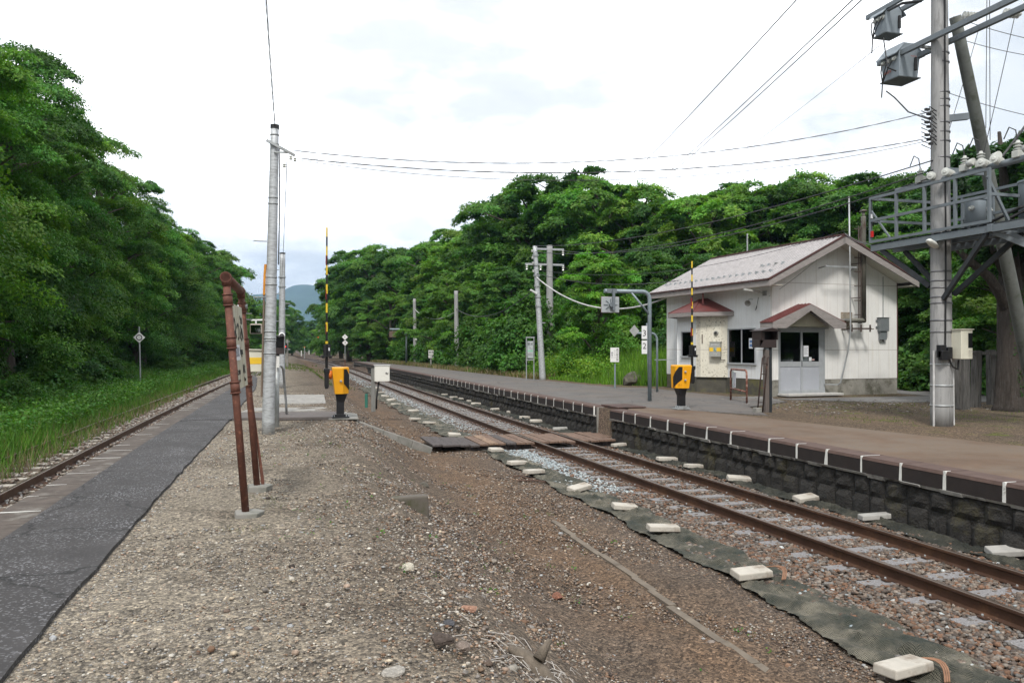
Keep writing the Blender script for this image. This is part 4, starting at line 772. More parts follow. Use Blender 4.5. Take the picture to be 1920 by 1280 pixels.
# ================= signs, poles, wires =================
V3=Vector
def wire(a,b_,sag,label,r=.012,n=18,grp=None,mat=None,twist=False):
    a,b_=V3(a),V3(b_); pts=[a.lerp(b_,i/n)-V3((0,0,sag*4*(i/n)*(1-i/n))) for i in range(n+1)]
    mb=MB()
    if twist:
        L_=(b_-a).length; m=int(L_/.16); m=min(m,220)
        for k in (0,1): mb.tube([a.lerp(b_,i/m)-V3((0,0,sag*4*(i/m)*(1-i/m)))+V3((math.cos(i*1.05+k*math.pi)*r*1.1,math.cos(i*1.05+k*math.pi)*r*.5,math.sin(i*1.05+k*math.pi)*r*1.1)) for i in range(m+1)],r,4)
    else: mb.tube(pts,r,5)
    return tag(mb.build('overhead_wire',mat or wirem),label,'wire',grp)
# --- station name board on rusty pipes
t=thing('station_name_board','cream station name board between two rusted, leaning brown pipe posts','station sign',(0,0,0))
p1=G(462,968,0); p2=G(483,917,0); lean=V3((-.150,-.02,0)); h1=2.33
def pipe(p,h,nm='post'):
    q=lambda z: V3((p.x,p.y,z))+lean*z/ h1*1.25
    mb=MB(); mb.tube([q(-.05),q(h)],.037,12)
    for z in (.98,1.22,2.16-.28,2.1): pass
    for z in (1.28,1.72,2.14): mb.tube([q(z-.055),q(z+.055)],.046,12); mb.tube([q(z-.06),q(z-.045)],.051,12); mb.tube([q(z+.045),q(z+.06)],.051,12)
    mb.tube([q(h-.08),q(h)],.046,12); mb.lathe([(.0,-.05),(.045,-.035),(.05,0),(.045,.035),(0,.05)],q(h),12,axis=(0,1,0)); return mb.build(nm,rust,t,smooth=True),q
o1,q1=pipe(p1,2.36); o2,q2=pipe(p2,2.33)
mb=MB(); a,b_=q1(2.36),q2(2.33); a=a+(a-b_).normalized()*.05; mb.tube([a,b_],.046,14); mb.tube([a,a.lerp(b_,.08)],.053,14); mb.tube([a.lerp(b_,.92),b_],.052,14); mb.build('cross_pipe',rust,t,smooth=True)
mb=MB(); z0,z1=1.24,2.13; bd=M('stained cream board',(.52,.50,.40),.6,var=.1,scale=2,stain=(.30,.22,.13),samt=.40,sscale=4,stretch=(1,1.6,.2))
c=[q1(z0),q2(z0),q2(z1),q1(z1)]; off=V3((.0,0,0)); ed=[V3((0,.06,0)),V3((0,-.14,0))]
cc=[c[0]+ed[0],c[1]+ed[1],c[2]+ed[1],c[3]+ed[0]]; mb.prism([x+off for x in cc],(-.03,0,0)); bo=mb.build('board',bd,t,bevel=.004)
xa=(cc[1]-cc[0]).normalized(); ya=(cc[3]-cc[0]).normalized(); za=xa.cross(ya).normalized()
def onb(u,v): p=cc[0].lerp(cc[1],u).lerp(cc[3].lerp(cc[2],u),v)+off+za*.0045; m=Matrix((xa,za.cross(xa),za)).transposed().to_4x4(); m.translation=p; return m
text('ねっぷ',.36,ink,bo,onb(.5,.70)); text('Neppu',.12,ink,bo,onb(.62,.44)); text('くろまつない',.07,ink,bo,onb(.27,.19)); text('Kuromatsunai',.05,ink,bo,onb(.27,.1)); text('めな',.13,ink,bo,onb(.74,.21)); text('Mena',.07,ink,bo,onb(.76,.09))
mb=MB(); p=[onb(u,v).translation+za*.003 for u,v in ((.06,.33),(.46,.34),(.46,.52),(.06,.51))]; mb.prism(p,za*.004); pp=mb.build('paper_notice',paper,bo); text('熱郛駅',.11,flat('faded print',(.35,.36,.4),.8),bo,Matrix.Translation(za*.009)@onb(.26,.425))
mb=MB()
for z in (2.0,2.07): mb.bar(q2(z)+V3((-.02,0,0)),q2(z)+V3((.10,.0,.0)),.012,.012)
mb.tube([q2(2.15)-V3((.05,0,.0)),q2(2.15)+V3((.06,0,0))],.03,8); mb.build('clamp_bolts',galv,t)
MB().prism([q2(-.02)+V3((.05,.02,0)),q2(1.0)+V3((.02,.03,0)),q2(1.0)+V3((.035,.03,0)),q2(.1)+V3((.085,.02,0)),q2(-.02)+V3((.08,.02,0))],(0,.03,0)).build('brace',rust,t)
for p,l in ((p1,'rough concrete footing of the nearer rusty pipe post'),(p2,'rough concrete footing of the farther rusty pipe post')):
    tag(MB().prism([(p.x-.10,p.y-.12,-.03),(p.x+.10,p.y-.15,-.03),(p.x+.17,p.y+.02,-.03),(p.x+.08,p.y+.13,-.03),(p.x-.12,p.y+.1,-.03)],(0.01,0,.085)).build('post_footing',conc,bevel=.012),l,'footing')
# --- left main pole
def pole(t,base,top,r0,r1,mat,n=18,rings=True,name='shaft'):
    base,top=V3(base),V3(top); mb=MB(); k=int((top-base).length/.33)
    if rings:
        pts=[];rr=[]
        for i in range(k+1): pts.append(base.lerp(top,i/k)); rr.append(r0+(r1-r0)*i/k)
        mb.tube(pts,rr,n)
    else: mb.tube([base,top],[r0,r1],n)
    return mb.build(name,mat,t,smooth=True)
P0=G(503,810); t=thing('utility_pole','tall zinc plated pole with a black cap beside the rusty station sign','pole',(P0.x,P0.y,0))
pole(t,(0,0,-.1),(.115,0,6.0),.125,.078,polez)
MB().tube([(.115,0,5.98),(.117,0,6.06)],.085,18).build('cap',black,t)
band=lambda z,w=.02: MB().tube([(.115*z/6,0,z-w),(.115*z/6,0,z+w)],.125+(.078-.125)*z/6+.008,18)
for z in (5.86,5.68,4.5,4.62,3.05,2.9,1.98,1.85,1.80,1.55): band(z,.012).build('band',galv,t,smooth=True)
mb=MB(); mb.bar((-.04,-.11,5.72),(.5,-.13,5.45),.05,.05); mb.bar((.1,-.1,5.5),(.36,-.12,5.5),.03,.03); mb.build('cross_arm',galv,t)
mb=MB()
for x,z in ((.5,5.43),(.42,5.46),(.3,5.3)): mb.lathe([(.02,0),(.035,.02),(.02,.04),(.035,.06),(.015,.08)],(x,-.13,z-.1),8)
mb.build('insulators',cer,t)
mb=MB()
for z in (3.75,2.65): mb.tube([(-.03,-.03,z),(-.28,-.05,z)],.011,6)
mb.build('step_bolts',galv,t)
mb=MB(); mb.tube([(.2,.02,5.6),(.21,.05,4.5),(.19,.02,3.3)],.012,6); mb.build('down_cable',dark,t)
mb=MB(); mb.tube([(-.075,-.02,3.0),(-.09,.0,2.2),(-.115,0,1.0),(-.12,0,.7)],.02,8); mb.build('cable_duct',M('brown duct',(.16,.12,.09),.7),t); MB().tube([(-.055,-.02,3.3),(-.07,-.02,3.1),(-.08,-.02,2.7)],.024,8).build('yellow_guard',M('orange guard',(.6,.25,.03),.6),t)
# white box with yellow band hung on the pole
d=15.9; q=D(482,697,d); t=thing('signal_box','cream steel box with a yellow band hanging left of the zinc plated pole','equipment box',(q.x-.02,q.y+.15,q.z)); MB().bb(-.20,.16,-.09,.09,0,.44).build('body',cream,t,bevel=.008); MB().prism([(-.25,-.12,.44),(.18,-.12,.425),(.18,.12,.425),(-.25,.12,.44)],(0,0,.02)).build('lid',cream,t); MB().bb(-.203,.163,-.093,.093,.155,.285).build('yellow_band',yell2,t); MB().bb(-.27,-.2,-.02,.02,.22,.235).bb(-.185,-.18,-.092,-.088,0,.44).build('hinge',galv,t); MB().bb(-.235,-.205,-.02,.06,.05,.40).build('side_plate',dark,t)
# mirror on bracket
mirm=M('mirror glass',(.75,.78,.78),.04,1.,var=.0,bmp=0)
q=D(480,616,19.5); t=thing('platform_mirror','small square driver mirror on a bracket left of the zinc plated pole','mirror',(q.x,q.y,q.z),R(-16)); MB().bb(-.15,.15,-.02,.03,-.13,.12).build('housing',M('grey brown rim',(.32,.28,.24),.6),t,bevel=.03); MB().bb(-.125,.125,-.03,-.02,-.105,.09).build('mirror',mirm,t); mb=MB(); mb.bar((-.12,0,.21),(.32,0,.22),.03,.035); mb.bar((0,0,.12),(0,0,.21),.03,.03); mb.build('bracket',white,t); mb=MB(); mb.tube([(.3,.05,-2.13),(.3,.05,.6)],.045,10); mb.build('post',galv,t,smooth=True)
# dark monitor to the right of the pole
q=D(522,664,16.6); t=thing('monitor_box','dark brown monitor box with an open hood right of the zinc plated pole','monitor',(q.x+.02,q.y+.1,q.z))
brn=M('dark brown steel',(.045,.033,.032),.55,.1,var=.15); blk_=M('monitor black',(.004,.004,.005),.3)
MB().bb(-.18,.095,-.02,.2,0,.13).bb(-.18,.095,.06,.2,.13,.37).build('case',brn,t,bevel=.006); mb=MB(); mb.bb(-.18,-.165,-.12,.06,.13,.37); mb.bb(.08,.095,-.12,.06,.13,.36); mb.prism([(-.19,-.16,.385),(.105,-.16,.365),(.105,.2,.375),(-.19,.2,.4)],(0,0,.012)); mb.build('hood',brn,t); MB().bb(-.15,.07,.05,.062,.14,.36).build('screen',blk_,t)
mb=MB(); mb.tube([(-.05,.1,-1.85),(-.05,.1,.0)],.05,12); mb.build('post',galv,t,smooth=True); MB().bb(-.06,.0,-.0,.02,-.28,-.04).build('number_plate',signw,t)
# grey bent brace
q0=G(538,781); t=MB(); a=D(515,686,18.4); t.tube([(a.x,a.y,a.z),(a.x+.14,a.y+.1,a.z),(a.x+.19,a.y+.2,a.z-.08),(q0.x-.02,q0.y,.35),(q0.x,q0.y,0)],.028,10); o=t.build('pipe_prop',galv,smooth=True); tag(o,'bent grey pipe prop standing on a small pad right of the zinc plated pole','prop'); MB().bb(q0.x-.1,q0.x+.12,q0.y-.07,q0.y+.06,-.01,.025).build('pad',conc,o); 
# second pole behind
P2=G(528,725); t=thing('utility_pole','thinner pale pole with a round bell, standing behind the zinc plated pole','pole',(P2.x,P2.y,0)); pole(t,(0,0,-.1),(0.03,0,5.6),.15,.11,polez); MB().tube([(.03,0,5.58),(.03,0,5.63)],.12,14).build('cap',black,t)
MB().lathe([(.13,0),(.13,.05),(.09,.08)],(.01,-.14,2.15),16,axis=(0,-1,0)).build('bell_rim',white,t); MB().lathe([(.09,0),(.09,.06),(.03,.085),(.0,.085)],(.01,-.165,2.15),14,axis=(0,-1,0)).build('bell',dark,t)
mb=MB()
for z,s_ in ((4.9,-1),(3.5,1),(3.0,1),(2.75,-1),(1.9,1),(3.9,-1)): mb.tube([(0,-.05,z),(s_*.34,-.05,z)],.014,6)
mb.build('step_bolts',galv,t); mb=MB()
for z in (4.6,4.2,2.45,1.6): MB().tube([(.015,0,z-.02),(.015,0,z+.02)],.155,14).build('band',galv,t)
# white equipment box on a slope post
b=G(700,766,-.42); t=thing('junction_box','white steel box on a grey square post on the slope','equipment box',(b.x,b.y,-.42)); h=1.68+.42-(40)/1500*b.y*.98
MB().bb(-.07,.07,-.06,.06,-.1,1.36).build('post',M('grey wooden post',(.20,.20,.19),.9,var=.3,bmp=.5,stretch=(4,4,.5)),t,bevel=.01); MB().bb(.02,.52,-.26,-.06,.93,1.47).build('cabinet',M('white box enamel',(.70,.69,.64),.5,var=.04),t,bevel=.012); MB().bb(-.0,.54,-.28,-.04,1.472,1.485).build('lid',white,t); mb=MB(); mb.lathe([(.02,0),(.02,.03)],(.40,-.26,1.22),8,axis=(0,-1,0)); mb.bb(.41,.48,-.275,-.262,1.2,1.215); mb.bb(.44,.455,-.275,-.262,1.17,1.21); mb.build('lock',black,t)
mb=MB(); mb.tube([(.18,-.12,.93),(.15,-.13,.75),(.10,-.14,.4),(.09,-.13,0)],.03,8); mb.build('cable_hose',dark,t,smooth=True)
for z in (.5,1.0): pass
b=G(687,756,-.35); tag(MB().tube([(b.x,b.y,-.5),(b.x,b.y,.0)],.055,10).build('marker_stake',flat('green plastic',(.03,.16,.12),.6)),'short green plastic stake left of the white box post','stake')
# --- km / stop mark signs
def diamond(t,c,s_,n=(0,-1,0),txt=None,mat=None,name='sign_plate'):
    n=V3(n).normalized(); x=V3((0,0,1)).cross(n).normalized(); c=V3(c); mb=MB(); mb.prism([c+x*s_-n*.01,c+V3((0,0,s_))-n*.01,c-x*s_-n*.01,c-V3((0,0,s_))-n*.01],n*.012); o=mb.build(name,mat or signw,t)
    if txt: text(txt,s_*1.15,ink,t,face(c+n*.006,n))
    return o
b=G(263,735,-.5); d_=b.length
t=thing('stop_mark_sign','small white diamond sign with a ring on a thin post in the weeds','sign',(b.x,b.y,-.45)); MB().tube([(.03,0,-.2),(-.05,0,3.1)],.035,8).build('post',galv,t); diamond(t,(-.04,-.05,2.58),.26,(.12,-1,0)); 
mb=MB(); R1=[( .12*math.cos(a),.12*math.sin(a)) for a in np.linspace(0,2*math.pi,19)]; c0=V3((-.04,-.062,2.58)); mb.tube([c0+V3((x,0,z)) for x,z in R1],.018,6); mb.build('ring_mark',ink,t)
b=G(647,691,-.72); t=thing('stop_mark_sign','thin post with two white diamonds reading 1 and 2 beside the far track','sign',(b.x,b.y,-.6)); MB().tube([(0,0,-.2),(0,0,3.5)],.04,8).build('post',galv,t); MB().tube([(0,0,-.1),(0,0,.9)],.045,8).build('rusty_foot',rust,t); diamond(t,(-.02,-.06,3.35),.32,(-.1,-1,0),'1'); diamond(t,(0,-.06,2.72),.32,(-.1,-1,0),'2')
# --- distant signals
def signal(label,px,py,h,arm,z=-.5):
    b=G(px,py,z); t=thing('railway_signal',label,'signal',(b.x,b.y,z)); k=b.length/60; MB().tube([(0,0,-.1),(0,0,h)],.08*k,8).build('mast',conc,t)
    l=arm*b.length/1500; MB().box((l*.1,-.05,h*.62),(abs(l)*2.1,.06*k,.07*k)).build('bracket',galv,t); MB().box((l*.55,-.15,h*.74),(.22*k,.16*k,.42*k)).build('signal_head',black,t,bevel=.02); m,tt,bb_=shader('red lamp'); bb_.inputs['Base Color'].default_value=(.6,.02,.02,1); bb_.inputs['Emission Color'].default_value=(1,.03,.02,1); bb_.inputs['Emission Strength'].default_value=1.3
    MB().lathe([(.05*k,0),(.05*k,.03)],(l*.55,-.25*k,h*.72),10,axis=(0,-1,0)).build('red_lamp',m,t); return t
signal('concrete signal mast with a red light left of the track bend, behind the poles',538.5,686,2.35,-5.5,0)
signal('distant signal mast with a red light at the bend of the right track',599,668,6.0,-4)
for (px,py,l) in ((565,667,'leftmost of the small white posts at the far bend'),(579.5,664,'right one of the small white posts at the far bend')):
    b=G(px,py,-.5); tag(MB().box((b.x,b.y,.1),(.22,.1,1.3)).build('marker_post',signw,bevel=.03),l,'marker post')
b=G(571,672,-.3); o=tag(MB().box((b.x,b.y,.6),(.12,.12,1.9)).build('marker_post',galv),'short dark post with an orange top between the white marker posts','marker post'); MB().box((b.x,b.y,1.62),(.24,.14,.14)).build('top',flat('orange cap',(.6,.2,.05)),o)
b=G(684,675,-.3); o=tag(MB().tube([(b.x,b.y,-.5),(b.x,b.y,1.4)],.06,8).build('marker_post',rust),'rusty post at the far end of the platform','marker post'); 
# --- poles along the right forest
def rpole(px0,py0,px1,py1,r0,r1,label,mat,z=0,dk=1,rings=True):
    b=G(px0,py0,z); d=(b.x*SN+b.y*CS); tp=D(px1,py1,d); t=thing('utility_pole',label,'pole',(b.x,b.y,z)); pole(t,(0,0,-.2),tp-b,r0,r1,mat); return t,b,tp
t1,b1,tp1=rpole(1018,711,1003,461,.17,.11,'leaning zinc plated pole with a street light behind the platform',polez)
v=tp1-b1; mb=MB(); 
for z in (.55,.62,.7,.78,.86,.93): MB().tube([v*z-V3((0,0,.05)),v*z+V3((0,0,.05))],.17,12).build('band',galv,t1); mb=MB(); 
for z in (.8,.86,.9,.95): mb.lathe([(.04,0),(.07,.03),(.03,.06),(.07,.09),(.03,.12)],v*z+V3((-.2,-.1,0)),8)
mb.build('insulators',cer,t1); q=v*.655; MB().prism([q+V3((-.05,-.05,-.05)),q+V3((-.45,-.2,.12)),q+V3((-.5,-.2,.05)),q+V3((-.1,-.05,-.16))],(0,-.12,0)).build('street_light',white,t1,bevel=.02); MB().bb(v.x*.42,v.x*.42+.3,-.02,.02,v.z*.42,v.z*.42+.05).build('step_bolt',galv,t1)
t2,b2,tp2=rpole(1031,700,1030.5,460,.26,.18,'grey concrete pole with two crossarms behind the leaning pole',polec)
b2v=tp2-b2; mb=MB(); 
mb.bar(b2v*.97+V3((-1.0,0,0)),b2v*.97+V3((.95,0,0)),.09,.12); mb.bar(b2v*.85+V3((-1.6,0,0)),b2v*.85+V3((.95,0,0)),.09,.12); mb.build('cross_arms',galv,t2)
mb=MB()
for x,z in ((-.95,.97),(.9,.97),(-.6,.85),(.9,.85),(-1.5,.85)): mb.lathe([(.05,0),(.09,-.06),(.04,-.1),(.09,-.16),(.04,-.22),(.08,-.3)],b2v*z+V3((x,0,-.05)),8)
mb.build('insulators',cer,t2)
t3,b3,tp3=rpole(857,690,855,545,.2,.15,'bare grey pole at the edge of the bushes behind the far platform',polec)
MB().lathe([(.1,0),(.1,.05)],V3((0,-.22,3.1)),10,axis=(0,-1,0)).build('number_disc',signw,t3)
t4,b4,tp4=rpole(779,682,777,560,.2,.15,'bare grey pole beside the mirror lamp, far down the platform',polec)
MB().lathe([(.12,0),(.12,.05)],V3((0,-.22,2.4)),10,axis=(0,-1,0)).build('number_disc',signw,t4)
t5,b5,tp5=rpole(1208,690,1206,690-1,.1,.1,'x',polec) if False else (None,None,None)
for (px,py,top,l) in ((699,672,648,'thin dark pole at the far platform end'),(676,672,615,'slim pole among the far trees near the platform end')):
    b=G(px,py,0) ; tp=D(px,top,b.x*SN+b.y*CS); o=tag(MB().tube([(b.x,b.y,-.2),tp],.12,8).build('utility_pole',polec if px>680 else M('dark pole',(.05,.05,.05),.9)),l,'pole'); MB().box((tp.x,tp.y-.1,tp.z-.5),(.2,.06,.35)).build('small_plate',signw,o)
# --- mirror on bent pipe (near) and the far one
def bentpipe(base,hx,h,r,brace=True):
    mb=MB(); x,y,z=base; pts=[(x,y,z-.05),(x,y,z+h-.25)]+[(x-.22+.22*math.cos(a),y,z+h-.25+.25*math.sin(a)) for a in np.linspace(.3,1.57,5)]+[(x-hx,y,z+h)]; mb.tube(pts,r,14)
    if brace: mb.tube([(x,y-.02,z+h-.72),(x-.62,y-.02,z+h-.03)],r*.5,8)
    return mb
b=G(1218,752); t=thing('mirror_post','big bent grey pipe carrying a square mirror seen from behind','mirror post',(b.x,b.y,0)); bp_=M('blue grey pipe',(.22,.27,.30),.5,.15,var=.1,stain=(.32,.36,.38),samt=.38)
top=1.68+(650-547)/1500*24.7; bentpipe((0,0,0),1.5,top,.062).build('pipe',bp_,t,smooth=True)
c=V3((-1.33,-.05,top-.42)); mm=MB(); mm.bb(c.x-.29,c.x+.29,c.y-.02,c.y+.02,c.z-.24,c.z+.24); o=mm.build('mirror_back',M('mirror back',(.38,.41,.43),.5,.1,stain=(.3,.33,.34)),t,bevel=.015)
mb=MB(); 
for a in np.linspace(0,2*math.pi,9)[:-1]: mb.bar(c+V3((math.cos(a)*.09,-.03,math.sin(a)*.08)),c+V3((math.cos(a)*.22,-.03,math.sin(a)*.18)),.02,.02)
mb.build('stiffening_ribs',greyp,t); MB().bb(c.x-.3,c.x+.3,c.y+.0,c.y+.03,c.z-.25,c.z+.25).build('rusty_rim',rust,t,bevel=.02); MB().bb(c.x-.28,c.x+.28,c.y+.03,c.y+.034,c.z-.23,c.z+.23).build('mirror',mirm,t)
mb=MB(); mb.bar(c+V3((.07,-.1,-.16)),c+V3((.07,-.1,.45)),.07,.07); mb.lathe([(.06,0),(.07,.1)],c+V3((.0,-.02,0)),10,axis=(0,-1,0)); mb.bar((c.x-.1,-.05,top+.0),(c.x+.2,-.05,top+.0),.10,.13); mb.build('hanger',greyp,t)
b=G(762,684); t=thing('mirror_post','far bent grey pipe carrying a brown square mirror over the platform','mirror post',(b.x,b.y,0)); bentpipe((0,0,0),1.55,3.3,.08).build('pipe',bp_,t,smooth=True); MB().bb(-1.6,-.95,-.1,0,2.55,3.12).build('mirror_back',M('brown mirror back',(.12,.08,.06),.7),t,bevel=.02); MB().bb(-1.3,-1.25,-.05,0,3.1,3.3).build('hanger',greyp,t)
# --- diamond back and 3 / 2 plates
b=G(1212,760); b=V3((b.x,b.y,0)); q=D(1207,640,27.6)
t=thing('stop_mark_sign','white plates reading 3 and 2 beside a grey diamond plate, behind the bent mirror pipe','sign',(q.x+.12,q.y,0))
MB().tube([(.08,0,-.05),(0,.0,2.5)],.03,8).build('post',bp_,t)
for z0,z1,s_,zt in ((1.93,2.40,'3',2.14),(1.42,1.90,'2',1.70)): MB().bb(-.22,-.02,-.06,-.045,z0-.0+.02,z1+.0).build('number_plate',white,t); text(s_,.30,ink,t,face((-.12,-.062,zt),(0,-1,0)))
q2_=D(1189.5,620,28.4)-t.location; MB().prism([q2_+V3((-.19,0,0)),q2_+V3((0,0,.21)),q2_+V3((.19,0,0)),q2_+V3((0,0,-.21))],(0,.01,0)).build('diamond_back',M('grey plate back',(.33,.34,.34),.5),t)
b=G(1232,735); t=tag(bentpipe((b.x,b.y,0),.85,1.68+.5,.04,False).build('bent_pipe_post',bp_,smooth=True),'lower bent grey pipe post in front of the left end of the building','post'); MB().bar((b.x-.1,b.y,1.2),(b.x+.75,b.y,1.2),.03,.03).build('side_arm',galv,t); MB().tube([(b.x-.84,b.y-.02,2.18),(b.x-.95,b.y-.02,2.18)],.055,10).build('end_cap',white,t)
# --- boarding sign
b=G(1153,728); t=thing('direction_sign','small white board with columns of Japanese writing on a thin post','sign',(b.x,b.y,0)); k=32.3/1500
MB().tube([(0,0,-.05),(0,0,1.0)],.035,8).build('post',bp_,t); c=V3((-.03,-.04,1.68-(665-650)*k)); nn=V3((-.25,-1,0)).normalized(); xx=V3((0,0,1)).cross(nn); hw,hh_=.175,.29
bo=MB().prism([c-xx*hw-V3((0,0,hh_)),c+xx*hw-V3((0,0,hh_)),c+xx*hw+V3((0,0,hh_)),c-xx*hw+V3((0,0,hh_))],nn*.02).build('board',signw,t,bevel=.003)
fr=face(c+nn*.022,nn)
for s_,u,v0,sz,m in (('長\n万\n部\n方\n面',.105,.0,.10,ink),('ワ\nン\nマ\nン',.0,.02,.085,flat('faded ink',(.3,.31,.31))),('乗\n車\n口',-.105,-.02,.09,flat('faded ink2',(.2,.2,.22)))): text(s_,sz,m,bo,fr@Matrix.Translation((u,v0,0)))
# --- framed vertical sign
b=G(987,712); t=thing('framed_sign','tall narrow framed notice on two thin grey legs beside the leaning pole','sign',(b.x,b.y,0)); k=40.7/1500; W_=.40; H_=(712-632)*k
mb=MB(); mb.tube([(0,0,-.05),(0,0,H_)],.028,8); t_l=mb.build('leg',galv,t); MB().tube([(W_,-.0,-.05),(W_,-.0,H_)],.028,8).build('leg',galv,t); mb=MB(); mb.bb(-.03,W_+.03,-.03,.03,H_-.04,H_+.02); mb.bb(0,W_,-.025,.025,H_-1.18,H_-1.12); mb.build('frame_bar',galv,t)
bo=MB().bb(.05,W_-.05,-.02,.01,H_-1.06,H_-.2).build('board',M('grey sign board',(.40,.43,.44),.5),t); text('歌才',.15,ink,bo,face((W_/2,-.024,H_-.36),(0,-1,0))); text('駅',.09,flat('faded ink',(.3,.31,.31)),bo,face((W_/2,-.024,H_-.56),(0,-1,0))); MB().bb(.06,W_-.06,-.026,-.021,H_-.74,H_-.66).build('green_band',flat('pale green band',(.25,.5,.36)),bo); text('熱郛',.13,flat('faded ink',(.3,.31,.31)),bo,face((W_/2,-.024,H_-.88),(0,-1,0)))
b=G(808,688); t=thing('small_sign','tiny two part white sign on a grey post at the far platform edge','sign',(b.x,b.y,0)); MB().tube([(0,0,-.05),(0,0,1.3)],.07,8).build('post',conc,t); MB().bb(-.22,.2,-.1,-.07,1.05,1.4).build('plate',signw,t); MB().bb(-.22,.2,-.1,-.07,.75,1.0).build('plate',signw,t); text('乗車',.2,ink,t,face((0,-.105,1.22),(0,-1,0))); text('位置',.16,ink,t,face((0,-.105,.87),(0,-1,0)))
# --- rusty frame with plates
b=G(1370,750); c_=G(1400,756); t=thing('rusty_frame_sign','low rusty pipe frame holding two small white plates','sign frame',(b.x,b.y,0)); d=V3((c_.x-b.x,c_.y-b.y,0)); rp_=M('flaking rusty paint',(.17,.06,.04),.85,var=.3,stain=(.42,.30,.25),samt=.42,sscale=12,bmp=.5)
H_=.98; mb=MB(); mb.tube([V3((0,0,0)),V3((0,0,H_-.08)),d.normalized()*.08+V3((0,0,H_)),d-d.normalized()*.08+V3((0,0,H_)),d+V3((0,0,H_-.08)),d],.03,10); mb.tube([V3((0,0,.38)),d+V3((0,0,.34))],.026,8); mb.build('frame',rp_,t,smooth=True)
u=d.normalized(); nn=V3((u.y,-u.x,0)); nn=nn if nn.y<0 else -nn
MB().prism([u*.02+nn*.04+V3((0,0,.37)),u*.17+nn*.04+V3((0,0,.37)),u*.17+nn*.04+V3((0,0,.92)),u*.02+nn*.04+V3((0,0,.92))],nn*.02).build('plate',M('pale blue white plate',(.60,.66,.66),.5),t); MB().prism([u*.22+nn*.01+V3((0,0,.45)),u*.40+nn*.01+V3((0,0,.41)),u*.42+nn*.01+V3((0,0,.88)),u*.22+nn*.01+V3((0,0,.88))],nn*.012).build('plate',M('scratched plate',(.48,.49,.54),.6,stain=(.35,.25,.22),samt=.38,sscale=8),t)
c=u*.095+nn*.063+V3((0,0,.74)); MB().lathe([(.06,0),(.06,.003)],c,16,axis=nn).build('emblem',M('yellow green emblem',(.45,.5,.12),.6),t); MB().tube([c+nn*.006+V3((0,0,.035))-u*.015,c+nn*.006-u*.015,c+nn*.006-V3((0,0,.02)),c+nn*.006+u*.03-V3((0,0,.02))],.008,6).build('emblem_mark',flat('dark green mark',(.06,.12,.03)),t)
# --- monitor post and ladder
b=G(1438,771); t=thing('driver_monitor','dark brown hooded monitor on a square wooden post in front of the building','monitor',(b.x,b.y,0)); 
MB().bb(-.085,.03,-.06,.06,-.05,1.62).build('post',M('grey brown post',(.13,.11,.10),.85,var=.25,bmp=.4,stretch=(4,4,.5)),t,bevel=.005); MB().bb(.05,.12,-.05,.03,-.02,1.72).build('cable_duct',M('black duct',(.025,.03,.035),.5),t,bevel=.005)
mb=MB(); mb.bb(-.27,.22,-.1,.28,1.66,1.86); mb.bb(-.27,.22,.12,.28,1.86,2.10); mb.build('case',brn,t,bevel=.008)
mb=MB(); mb.prism([(-.27,-.12,1.86),(-.245,-.12,1.86),(-.245,-.2,2.1),(-.29,-.2,2.1)],(0,.36,0)); mb.bb(.205,.225,-.16,.14,1.86,2.1); mb.prism([(-.31,-.22,2.10),(0,-.24,2.17),(.26,-.22,2.10),(.26,-.22,2.085),(-.31,-.22,2.085)],(0,.54,0)); mb.prism([(-.27,-.1,1.68),(-.13,-.1,1.9),(-.13,-.1,2.08),(-.27,-.1,2.08)],(0,.02,0)); mb.build('hood',brn,t); MB().bb(-.12,.19,.10,.118,1.88,2.07).build('screen',blk_,t); MB().tube([(-.02,0,1.6),(-.02,0,1.68)],.07,10).build('swivel',greyp,t)
lad=thing('steel_ladder','narrow dark ladder with hooked top leaning on the monitor post','ladder',(b.x,b.y,0)); lr=M('dark rusty ladder',(.05,.03,.026),.7,.2,stain=(.14,.07,.05),samt=.4)
for dx in (-.17,-.02): MB().tube([(dx-.22,-.16,-.0),(dx-.06,-.12,1.2),(dx-.02,-.08,1.38),(dx+.06,-.03,1.43),(dx+.12,-.02,1.43)],.018,8).build('rail',lr,lad,smooth=True)
for z in (.25,.62,.98,1.25): MB().tube([(-.39+z*.13,-.155,z),(-.24+z*.13,-.155,z)],.012,6).build('rung',lr,lad)
g_=V3((b.x-.40,b.y-.16,0)); tag(MB().bb(g_.x-.08,g_.x+.08,g_.y-.1,g_.y+.08,-.02,.12).build('concrete_pad',conc,bevel=.01),'small concrete cube under the foot of the dark ladder','concrete pad')
# ================= power pole, strut, transformer platform =================
PB_=G(1765,796); t=thing('power_pole','thick concrete power pole with metal bands in the dirt on the right','pole',(PB_.x,PB_.y,0)); PP=t
top_=V3((-.02,.0,11.2)); rad=lambda z: .225-.075*z/11.2
mb=MB(); k=24; mb.tube([V3((0,0,-.1)).lerp(top_,i/k) for i in range(k+1)],[rad(11.2*i/k) for i in range(k+1)],24); mb.build('shaft',polec,t,smooth=True)
for z in (.85,.42,1.3,2.0,2.25,2.62,2.75,2.95,3.1,3.3,5.75,6.1,6.3,6.5,6.85,7.0,7.15,7.8,8.0): MB().tube([(0,0,z-.018),(0,0,z+.018)],rad(z)+.008,24).build('band',galv if z<2 else M('dark band',(.16,.16,.17),.5,.4),t,smooth=True)
mb=MB(); mb.tube([(-.235,-.03,-.02),(-.23,-.03,1.6)],.022,8); mb.tube([(.21,-.12,0),(.20,-.11,1.6)],.018,8); mb.build('riser_duct',M('pale duct',(.5,.5,.5),.5),t)
